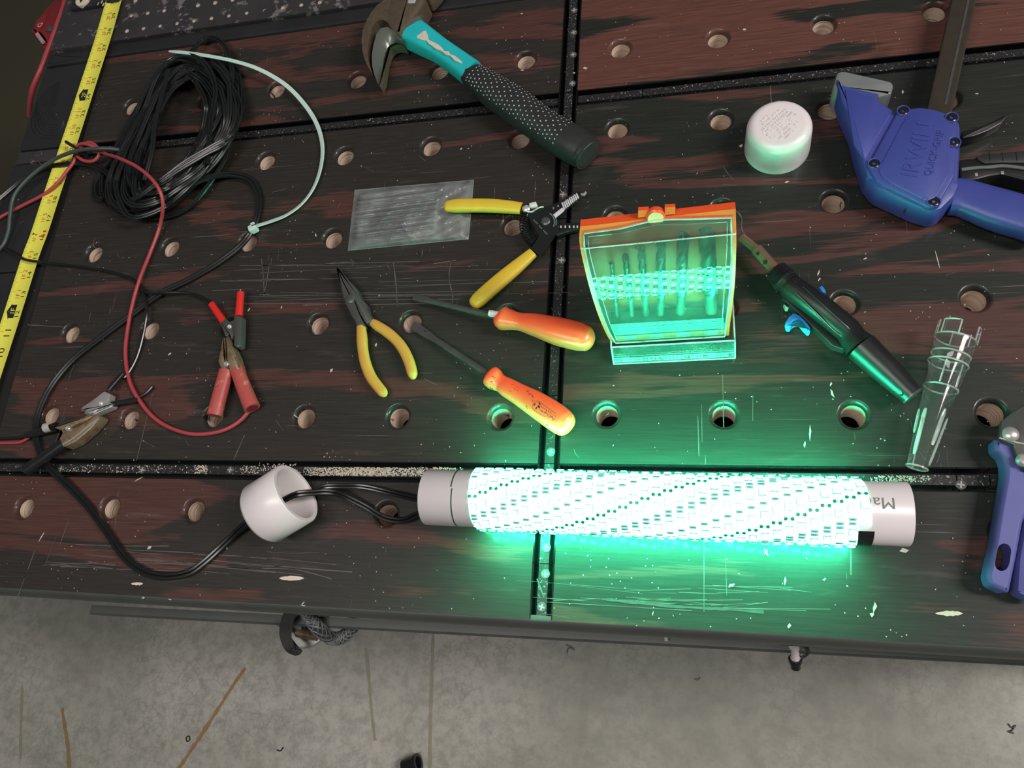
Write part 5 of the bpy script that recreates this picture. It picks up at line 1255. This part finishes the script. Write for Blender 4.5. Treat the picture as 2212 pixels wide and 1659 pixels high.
g = G(); prz(g, [(400, 715), (430, 745), (560, 870), (700, 1000), (800, 1100), (900, 1130), (880, 1085), (760, 975), (600, 830), (440, 690)], K, .012, .004, .0135, .001); g.build('underside_rail', BLKM, tor)
g = G(); prz(g, [(500, 826), (455, 862), (428, 905), (440, 950), (470, 952), (492, 922), (540, 905), (575, 950), (612, 985), (630, 978), (628, 940), (590, 890), (545, 850)], K, .0135, .0045, .0140, .0022, .0015); g.build('blue_trigger', CYAN, tor, label='light blue plastic trigger')
g = G(); prz(g, [(698, 628), (722, 616), (748, 650), (752, 682), (738, 674), (715, 660)], K, .020, .012, .0205, .0008); g.build('blue_switch', CYAN, tor, label='small blue slide switch')
g = G(); prz(g, [(948, 885), (965, 876), (975, 888)], K, .016, .010, .0165, 0); g.build('blue_switch', CYAN, tor)
g = G(); prz(g, [(415, 765), (440, 780), (460, 790), (450, 800), (430, 795)], K, .010, .004, .011, .0006); g.build('side_screw', STEEL, tor)
g = G()
for x, y, r_ in ((428, 690, .0014), (463, 668, .0010), (500, 630, .0010), (538, 602, .0008), (578, 572, .0009)):
    p_ = P(*K((x, y)), tz); off = p_ - B0[1]; a_ = (B0[3] - B0[1]).normalized(); al = off.dot(a_); c = B0[1] + a_ * al; o2 = p_ - c; o2.z = 0; rad = BW[1] / 2; d = min(o2.length, rad * .97) * .93
    q = c + o2.normalized() * d + Z * math.sqrt(rad * rad - d * d); nn = (q - c).normalized(); g.lathe(q - nn * .0006, nn, [(0, r_), (.0008, r_), (.0008, 0)], 12)
g.build('air_holes', BLACKVOID, tor, kind='stuff', sm=0)
p_ = P(*K((1335, 1495)), tz); a_ = (B1[-1] - B1[0]).normalized(); c = B1[0] + a_ * (p_ - B1[0]).dot(a_); o2 = p_ - c; o2.z = 0; rad = BW1[-1] / 2; d = min(o2.length, rad * .97) * .9; q = c + o2.normalized() * d + Z * math.sqrt(rad * rad - d * d); nn = (q - c).normalized()
g = G(); g.lathe(q - nn * .0006, nn, [(0, .0022), (.0009, .0022), (.0009, 0)], 16); g.build('pin_hole', BLACKVOID, hz_)
g = G(); c = B1[-1] - a_ * .011; sdx = a_.cross(Z).normalized(); text(g, '01220', .0038, V((0, 0, 0)), -sdx if sdx.y < 0 else sdx, Z.cross(-sdx if sdx.y < 0 else sdx))
ex = (-sdx if sdx.y < 0 else sdx)
for i, v in enumerate(g.v):
    x = v.dot(ex); y = v.dot(a_); th = x / rad + .12; g.v[i] = c + a_ * y + ex * math.sin(th) * (rad + .00015) + Z * math.cos(th) * (rad + .00015)
g.build('number_print', M('grey_green_print', (.10, .14, .12), .5), hz_, sm=0)

# ---------------- clear torch cover
cov = thing('torch_cover', 'clear plastic tapered cover with slotted crown beside the torch end', 'cover', P(2030, 870))
zc = .0185; K = crop(1920, 680, 4.61)
S_, SWD = stations([((440, 195), (890, 250)), ((385, 450), (800, 530)), ((338, 690), (692, 770)), ((170, 1495), (386, 1565))], [.0215, .0200, .0190, .0150], K, 1.0)
o0 = S_[3]; axc = (S_[1] - S_[3]).normalized(); tof = lambda p_: (p_ - o0).dot(axc); t2, t1, t0 = tof(S_[2]), tof(S_[1]), tof(S_[0])
r3, r2_, r1, r0 = (x / 2 * .98 for x in (SWD[3], SWD[2], SWD[1], SWD[0]))
g = G(); g.lathe(o0, axc, [(0, 0), (0, r3), (t2, r2_ * .97), (t2, r2_), (t1, r1 * .97), (t1 + .0005, r1), (t0 - .002, r0)], 40)
g.lathe(o0, axc, [(.0014, 0), (.0014, r3 - .0013), (t2, r2_ * .97 - .0013), (t1, r1 * .97 - .0013), (t0 - .002, r0 - .0013)], 40); cb = g.build('cover_body', CLEARC, cov, sm=50)
g = G()
for t, r in ((t1, r1), (t2, r2_), (.0008, r3), (t0 - .002, r0 - .0006), (t1 + (t0 - t1) * .32, r1 - .0004)):
    e1 = axc.orthogonal().normalized(); e2 = axc.cross(e1); g.tube([o0 + axc * t + (e1 * math.cos(a) + e2 * math.sin(a)) * r for a in [2 * pi * k / 36 for k in range(36)]], .00075, 6, closed=True)
g.build('ring', CLEARE, cb)
upc = (Z - axc * Z.dot(axc)).normalized(); sdc = axc.cross(upc).normalized()
def radial(a): return upc * math.cos(a) + sdc * math.sin(a)
for a0_, a1_ in ((-1.9, -1.25), (-.95, -.1), (.9, 1.5), (2.3, 3.2)):
    g = G(); nseg = 8; vs = []; tl_ = t0 - .0025; th_ = t0 + .0095
    for k in range(nseg + 1):
        a = a0_ + (a1_ - a0_) * k / nseg; r_ = radial(a)
        vs += [o0 + axc * tl_ + r_ * r0, o0 + axc * th_ + r_ * r0 * 1.0, o0 + axc * th_ + r_ * (r0 - .0013), o0 + axc * tl_ + r_ * (r0 - .0013)]
    g.add(vs, [(4 * k + i, 4 * k + (i + 1) % 4, 4 * k + 4 + (i + 1) % 4, 4 * k + 4 + i) for k in range(nseg) for i in range(4)] + [(0, 1, 2, 3), (4 * nseg + 3, 4 * nseg + 2, 4 * nseg + 1, 4 * nseg)])
    pr_ = g.build('prong', CLEARC, cov)
    g = G(); g.tube([vs[0]] + [vs[4 * k + 1] for k in range(nseg + 1)] + [vs[4 * nseg]], .0006, 6); g.build('prong_edge', CLEARE, pr_)
for a, ta, tb in ((-.75, .10, .52), (.55, .22, .56), (1.25, .05, .5), (-1.45, .3, .52)):
    g = G(); q = []
    for k in range(9):
        t = (ta + (tb - ta) * k / 8) * t1; rr_ = r3 + (r2_ - r3) * min(1, t / t2); q.append(o0 + axc * t + radial(a) * (rr_ - .0003))
    g.loft(q, [(.0032, .0018, 3) if 0 < i < 8 else (.0024, .0010, 2) for i in range(9)], up=radial(a), seg=10); g.build('rib', CLEARE, cov)
g = G()
for a in (-.3, .75):
    q = [o0 + axc * (t2 + (t1 - t2) * (.05 + .9 * k / 4)) + radial(a) * ((r2_ + r1) / 2 - .0008) for k in range(5)]; g.tube(q, .0007, 6)
g.build('inner_rib', CLEARE, cov)

# ---------------- bar clamp
K = crop(1780, 100, 3.77)
bcl = thing('bar_clamp', 'blue one-handed bar clamp with dark steel bar and clear jaw pad', 'clamp', P(1950, 330))
HI, LO = .0345, .006
def outl(lst): return [V((q.x, q.y)) for q in (P(*K((x, y)), z) for x, y, z in lst)]
house = outl([(520, 540, HI), (560, 497, HI), (640, 490, HI), (790, 462, HI), (900, 480, HI), (1090, 545, HI), (1135, 600, HI), (1130, 820, HI), (1118, 1060, HI), (1090, 1180, .02), (1010, 1350, LO), (960, 1400, LO), (900, 1460, LO), (830, 1477, LO), (700, 1440, LO), (380, 1290, LO), (310, 1200, LO), (285, 1100, LO), (290, 1000, .02), (340, 900, HI)])
g = G(); g.prism(roundpoly(house, .004, 3), .003, .0325, .0075, 0, .004); bb_ = g.build('clamp_body', BLUE, bcl, sm=30)
jw = outl([(150, 300, HI), (455, 372, HI), (442, 412, HI), (470, 450, HI), (565, 503, HI), (600, 560, HI), (420, 930, HI), (400, 1060, HI), (310, 1195, LO), (250, 1000, LO), (200, 800, LO), (110, 600, LO), (70, 440, LO), (100, 330, .02)])
g = G(); g.prism(jw, .003, .0325, .0022, 0, .002); g.build('fixed_jaw', BLUE, bcl, sm=30)
g = G(); g.prism(roundpoly(outl([(600, 512, .036), (700, 500, .036), (790, 488, .036), (900, 505, .036), (1070, 560, .036), (1092, 600, .036), (1085, 820, .036), (1068, 1050, .036), (930, 1290, .036), (870, 1312, .036), (430, 1100, .036), (370, 985, .036), (372, 935, .036), (580, 560, .036)]), .003, 3), .030, .0352, .0022); cv = g.build('cover_plate', BLUE, bcl, sm=30)
g = G(); g.prism(roundpoly(outl([(690, 545, .0365), (790, 520, .0365), (890, 540, .0365), (1000, 580, .0365), (1040, 640, .0365), (1030, 860, .0365), (1020, 1050, .0365), (920, 1220, .0365), (850, 1260, .0365), (480, 1075, .0365), (440, 1000, .0365), (640, 620, .0365)]), .003, 3), .0345, .0362, .0012); ip = g.build('raised_panel', BLUE, cv, sm=30)
g = G(); g.prism(roundpoly(outl([(170, 345, .0335), (410, 405, .0335), (540, 560, .0335), (330, 930, .0335), (245, 800, .0335)]), .002, 3), .031, .0334, .0008); g.build('jaw_web', BLUE, bb_, sm=30)
for x, y in ((645, 525), (1040, 580), (1060, 780), (410, 955), (895, 1265)):
    q = P(*K((x, y)), .0355); g = G(); g.lathe(q, Z, [(-.003, .0056), (.0004, .0056), (.0008, .0052), (.0006, .0046), (-.0012, .0044), (-.0012, 0)], 22); sk = g.build('screw_boss', BLUE, cv)
    g = G(); g.lathe(q, Z, [(-.0011, .0043), (-.0002, .0043), (.0004, .0034), (.0004, .0016), (-.0006, .0014), (-.0006, 0)], 18); g.build('black_screw', BLK, bcl)
txc = P(1983.5, 323.5, .0362); rd = (P(1998, 278, .0362) - P(1970, 368, .0362)).normalized()
g = G(); text(g, 'IRWIN', .0195, txc - Z * .0004, rd, Z.cross(rd), 0, .0010, 1.0); g.build('raised_lettering', BLUE, ip, sm=0)
txc = P(2019, 331, .0362); g = G(); text(g, 'QUICK-GRIP', .0085, txc - Z * .0004, rd, Z.cross(rd), 0, .0009, 1.0); g.build('raised_lettering', BLUE, ip, sm=0)
g = G(); g.prism(roundpoly(outl([(150, 200, .029), (350, 243, .029), (545, 287, .029), (570, 315, .029), (545, 400, .029), (515, 452, .020), (300, 500, .02), (58, 470, .008), (46, 452, .008), (92, 270, .020)]), .003, 3), .002, .0300, .003, 0, .0); g.build('jaw_pad', BLUEPAD, bcl, sm=30)
g = G(); handle(g, [((1075, 1080), (985, 1368)), ((1180, 1090), (1075, 1378)), ((1290, 1120), (1190, 1422)), ((1440, 1162), (1350, 1490)), ((1620, 1215), (1545, 1552)), ((1820, 1268), (1760, 1618))], .0150, K, hf=.66, n=2.9, seg=24); g.build('clamp_handle', BLUE, bcl, sm=50)
# bar: rectangular steel section raised above the bench
a, b = (P(2008, 226, .020) + P(2053, 236, .020)) / 2, (P(2078, -80, .020) + P(2121, -80, .020)) / 2
g = G(); d_ = (b - a).normalized(); a2_ = a - d_ * .11; g.loft([a2_, a2_.lerp(b, .5), b], (.0205, .0075, 9), seg=24); br = g.build('steel_bar', BARM, bcl, sm=30)
g = G(); sd_ = d_.cross(Z).normalized(); q0 = a + sd_ * .0035 + Z * .0038; g.loft([q0, q0.lerp(b + sd_ * .0035 + Z * .0038, .5), b + sd_ * .0035 + Z * .0038], (.0022, .0008, 4), seg=8); g.build('bar_groove_line', DSTEEL, br)
g = G(); g.prism(roundpoly(outl([(1125, 690, .018), (1220, 668, .018), (1330, 630, .018), (1480, 552, .018), (1497, 566, .018), (1450, 625, .018), (1330, 690, .018), (1230, 728, .018), (1125, 750, .018)]), .0015, 2), .008, .018, .0015); g.build('release_lever', BLKM, bcl, sm=30)
g = G(); g.prism(roundpoly(outl([(1110, 890, .026), (1240, 875, .026), (1400, 862, .026), (1629, 850, .026), (1800, 850, .026), (1800, 1110, .02), (1629, 1092, .02), (1450, 1046, .02), (1350, 1058, .02), (1240, 1088, .02), (1110, 1095, .02)]), .002, 2), .005, .0205, .002); tr_ = g.build('trigger_lever', BLKM, bcl, sm=30)
g = G(); g.prism(outl([(1240, 900, .0225), (1290, 875, .0225), (1640, 848, .0225), (1800, 848, .0225), (1800, 950, .0225), (1629, 950, .0225), (1450, 948, .0225), (1310, 955, .0225), (1260, 930, .0225)]), .019, .0228, .0015); pd = g.build('rubber_pad', RUB, tr_, sm=30)
g = G()
for x in (1345, 1450, 1565, 1690): q0, q1 = P(*K((x, 860)), .0229), P(*K((x + 8, 930)), .0229); g.loft([q0, (q0 + q1) / 2, q1], (.0008, .0006, 2), seg=6)
g.build('pad_groove', BLACKVOID, pd, kind='stuff')
g = G(); q = pts2([(1120, 1005, 0), (1240, 990, 0), (1350, 985, 0), (1450, 975, 0), (1560, 985, 0), (1700, 1005, 0)], lambda q: K(q), .0215); g.loft(spline(q, 4), (.0032, .0020, 3), seg=8); g.build('lever_rib', M('grey_rubber', (.10, .12, .11), .5), tr_)
for x, y in ((1240, 1045), (1452, 1030)): g = G(); q = P(*K((x, y)), .0208); g.box(q, (.0022, .0030, .0006), bev=.0002); g.build('lever_peg', STEEL, tr_)

# ---------------- pipe cutter at the right edge
K = crop(2080, 850, 3.606)
pc = thing('pipe_cutter', 'worn blue handled ratchet pipe cutter at the edge beside the lamp', 'pipe cutter', P(2170, 1150))
ho = roundpoly(outl([(265, 350, .022), (395, 382, .022), (405, 440, .022), (430, 510, .022), (476, 575, .022), (520, 700, .022), (520, 900, .022), (476, 985, .022), (430, 1240, .022), (358, 1560, .02), (250, 1540, .010), (172, 1502, .010), (150, 1430, .010), (200, 1200, .010), (250, 900, .010), (288, 700, .010), (295, 630, .010), (288, 560, .010), (268, 510, .010), (212, 465, .010), (230, 370, .016)]), .005, 4)
sl = roundpoly([V((q.x, q.y)) for q in (P(*K(p_), .0215) for p_ in ((268, 1215), (285, 1180), (320, 1165), (360, 1180), (378, 1220), (362, 1330), (340, 1372), (300, 1385), (262, 1368), (248, 1330)))], .002, 3)
g = G(); g.prism(ho, .003, .0215, .0030, 0, .002); g.f.pop(); g.mi.pop(); g.f.pop(); g.mi.pop()
no = len(ho); top = g.v[-no:]; bot = g.v[:no]
for ring, zz in ((top, .0215), (bot, .003)):
    bm = bmesh.new(); es = []
    for L in ([V((p_.x, p_.y, zz)) for p_ in ring], [V((p_.x, p_.y, zz)) for p_ in sl]):
        bv = [bm.verts.new(p_) for p_ in L]; es += [bm.edges.new((bv[i - 1], bv[i])) for i in range(len(bv))]
    bmesh.ops.triangle_fill(bm, use_beauty=True, use_dissolve=False, edges=es); bm.verts.index_update()
    g.add([v.co.copy() for v in bm.verts], [[v.index for v in f.verts] for f in bm.faces]); bm.free()
ns_ = len(sl); g.add([V((p_.x, p_.y, .0215)) for p_ in sl] + [V((p_.x, p_.y, .003)) for p_ in sl], [(i, (i + 1) % ns_, ns_ + (i + 1) % ns_, ns_ + i) for i in range(ns_)])
h_ = g.build('cutter_handle', BLUEG, pc, sm=45)
g = G(); g.prism(roundpoly(outl([(500, 960, .022), (560, 960, .022), (600, 1500, .02), (560, 1640, .01), (440, 1595, .010), (385, 1562, .012), (440, 1280, .022)]), .003, 3), .003, .0205, .005, 0, .003); g.build('cutter_handle', BLUEG, pc, sm=30)
g = G(); g.prism(outl([(283, 352, .026), (290, 300, .026), (302, 212, .026), (380, 150, .026), (476, 92, .026), (620, 40, .026), (640, 560, .026), (500, 600, .026), (455, 560, .026), (410, 450, .026), (395, 400, .026)]), .0215, .0262, .0010); pt_ = g.build('blade_plate', DSTEEL, pc, sm=30)
g = G(); q = P(*K((370, 318)), .0262); g.lathe(q, Z, [(-.002, .0058), (.0008, .0058), (.0026, .0040), (.0032, .0012), (.0032, 0)], 24); g.build('rivet', STEEL, pt_)
g = G(); q = P(*K((470, 520)), .0262); g.lathe(q, Z, [(-.002, .005), (.0008, .005), (.0026, .0034), (.003, 0)], 20); g.build('rivet', STEEL, pt_)
g = G(); q = pts2([(284, 345, 0), (380, 370, 0), (440, 385, 0), (520, 400, 0)], K, .0266); g.loft(q, (.0012, .0010, 2), seg=6); g.build('bright_edge', CHROME, pt_)

# ================================================================ SMALL THINGS: chips, sawdust, threads, plug
rr = random.Random(21)
g = G()
def chip(px, py, z, L, w_, a):
    o = P(px, py, z); d = V((math.cos(a), math.sin(a), 0)); s_ = V((-d.y, d.x, 0)); h_ = Z * rr.uniform(.0002, .0006)
    q = [o - d * L / 2 + s_ * w_ * rr.uniform(-.4, .4), o - d * L * .1 + s_ * w_ / 2, o + d * L / 2 + s_ * w_ * rr.uniform(-.3, .3), o + d * L * .1 - s_ * w_ / 2]
    g.add(q + [p_ + h_ for p_ in q], [(0, 1, 2, 3), (7, 6, 5, 4), (0, 4, 5, 1), (1, 5, 6, 2), (2, 6, 7, 3), (3, 7, 4, 0)])
for x, y, L, w_, a in ((222, 734, .0045, .002, .6), (323, 1183, .0055, .0035, .4), (538, 669, .005, .0016, 1.2), (812, 745, .0045, .0022, 1.4), (716, 800, .0045, .003, .8), (1410, 1325, .004, .001, 1.4), (1655, 1193, .006, .0014, 1.1), (682, 508, .005, .0016, 1.8), (996, 322, .0035, .0015, .5), (1128, 152, .005, .0015, -.3), (1127, 30, .003, .002, .3), (1608, 64, .004, .003, .2), (1700, 393, .0045, .002, .1), (1768, 590, .007, .0018, 1.4), (1770, 604, .004, .0016, 1.1), (1869, 559, .004, .0016, .5), (1950, 199, .005, .002, 1.5), (2110, 203, .0035, .0015, .2), (1953, 1189, .007, .004, .1), (367, 765, .0045, .0028, 1.2), (608, 664, .004, .0014, 1.4), (90, 1160, .011, .0012, 1.2), (655, 1308, .006, .0012, 0), (655, 1303, .004, .0012, .9), (310, 1291, .004, .002, .2), (368, 1295, .004, .0014, 0), (1600, 315, .004, .0035, 1.3), (1264, 148, .005, .0035, .2), (1240, 158, .003, .002, .3), (640, 900, .006, .001, -.6), (1750, 935, .014, .0016, 1.5), (1738, 960, .006, .0018, 1.5), (1797, 850, .008, .002, 1.9), (1795, 830, .004, .0018, 1.4), (300, 1035, .011, .0012, .5), (1580, 1264, .006, .003, .6), (1696, 1255, .007, .0018, 1.4), (1705, 1352, .004, .003, 1.5), (1890, 1312, .008, .003, 1.5), (1883, 1327, .004, .003, 1.0)):
    chip(x, y, .0003, L, w_, a)
for k in range(330):
    x, y = rr.uniform(20, 2200), rr.uniform(20, 1380)
    if y < 330 - .14 * x * .7 and x < 800: continue
    if y > 1262 + x * .058: continue
    chip(x, y, .0003, rr.uniform(.0006, .0022), rr.uniform(.0005, .0011), rr.uniform(0, 3))
tag(g.build('wood_chips', CHIP, None, kind='stuff', sm=0, at=(0, -.1, 0)), 'pale wood chips and flecks scattered over the bench top', 'debris')
g = G()
def crumbs(x0, x1, y0, dy, n, z=-.002):
    for k in range(n):
        x = rr.uniform(x0, x1) if rr.random() < .6 else rr.gauss((x0 + x1) / 2, (x1 - x0) / 5); y = y0 + rr.uniform(-dy, dy) + (x - x0) * .004; o = P(x, y, z); s_ = rr.uniform(.0004, .0011)
        g.add([o + V((s_ * rr.uniform(.6, 1), 0, 0)), o + V((-s_, s_ * .6, 0)), o + V((-s_ * .4, -s_, 0)), o + V((0, 0, s_ * 1.2))], [(0, 1, 3), (1, 2, 3), (2, 0, 3), (0, 2, 1)])
crumbs(655, 915, 1018, 9, 1500); crumbs(520, 560, 1014, 8, 60); crumbs(420, 448, 1014, 9, 110); crumbs(1880, 2010, 1034, 6, 160); crumbs(130, 420, 1012, 9, 120); crumbs(560, 640, 1008, 8, 120); crumbs(905, 1000, 1018, 9, 320)
tag(g.build('sawdust', DUST, None, kind='stuff', sm=0, at=P(780, 1018, -.002)), 'pale sawdust crumbs lying in the lower bench track', 'sawdust')
g = G(); chip(75, 1333, FLOOR + .001, .030, .0026, 1.05); tag(g.build('straw_sliver', CHIP, None, at=P(75, 1333, FLOOR), sm=0), 'pale thin splinter on the concrete floor below the front left bench corner', 'splinter')
for pts, lb in (([(1222, 1393), (1231, 1396), (1240, 1404), (1228, 1399), (1224, 1412)], 'short black thread scrap on concrete below the middle of the bench'), ([(2178, 1563), (2186, 1572), (2194, 1566), (2186, 1578), (2178, 1580), (2190, 1584)], 'knotted black thread scrap near the corner of the concrete floor'), ([(404, 1602), (402, 1594), (408, 1590), (410, 1598), (405, 1602)], 'tiny black thread loop beside the long rust line on the floor'), ([(612, 1614), (606, 1622), (598, 1620)], 'curved black thread scrap on concrete right of the rust line'), ([(1500, 1466), (1508, 1468), (1512, 1463)], 'black thread scrap on concrete below the chrome grease nipple')):
    q = spline(W(pts, FLOOR + .0018), 4); g = G(); g.tube(q, .0011, 6); tag(g.build('thread_scrap', BLK, None, at=P(*pts[0], FLOOR)), lb, 'thread', 'black thread scraps on the floor')
g = G(); q = P(886, 1652, FLOOR + .02); q.z = FLOOR; g.lathe(q + V((0, 0, .016)), (.9, .3, .12), [(-.016, 0), (-.016, .012), (.008, .015), (.012, .0165), (.016, .0165), (.016, .011), (.0, .010)], 24); tag(g.build('black_plug', BLK, None, at=q), 'black plastic plug lying on the concrete near the faint straight stain', 'plug')
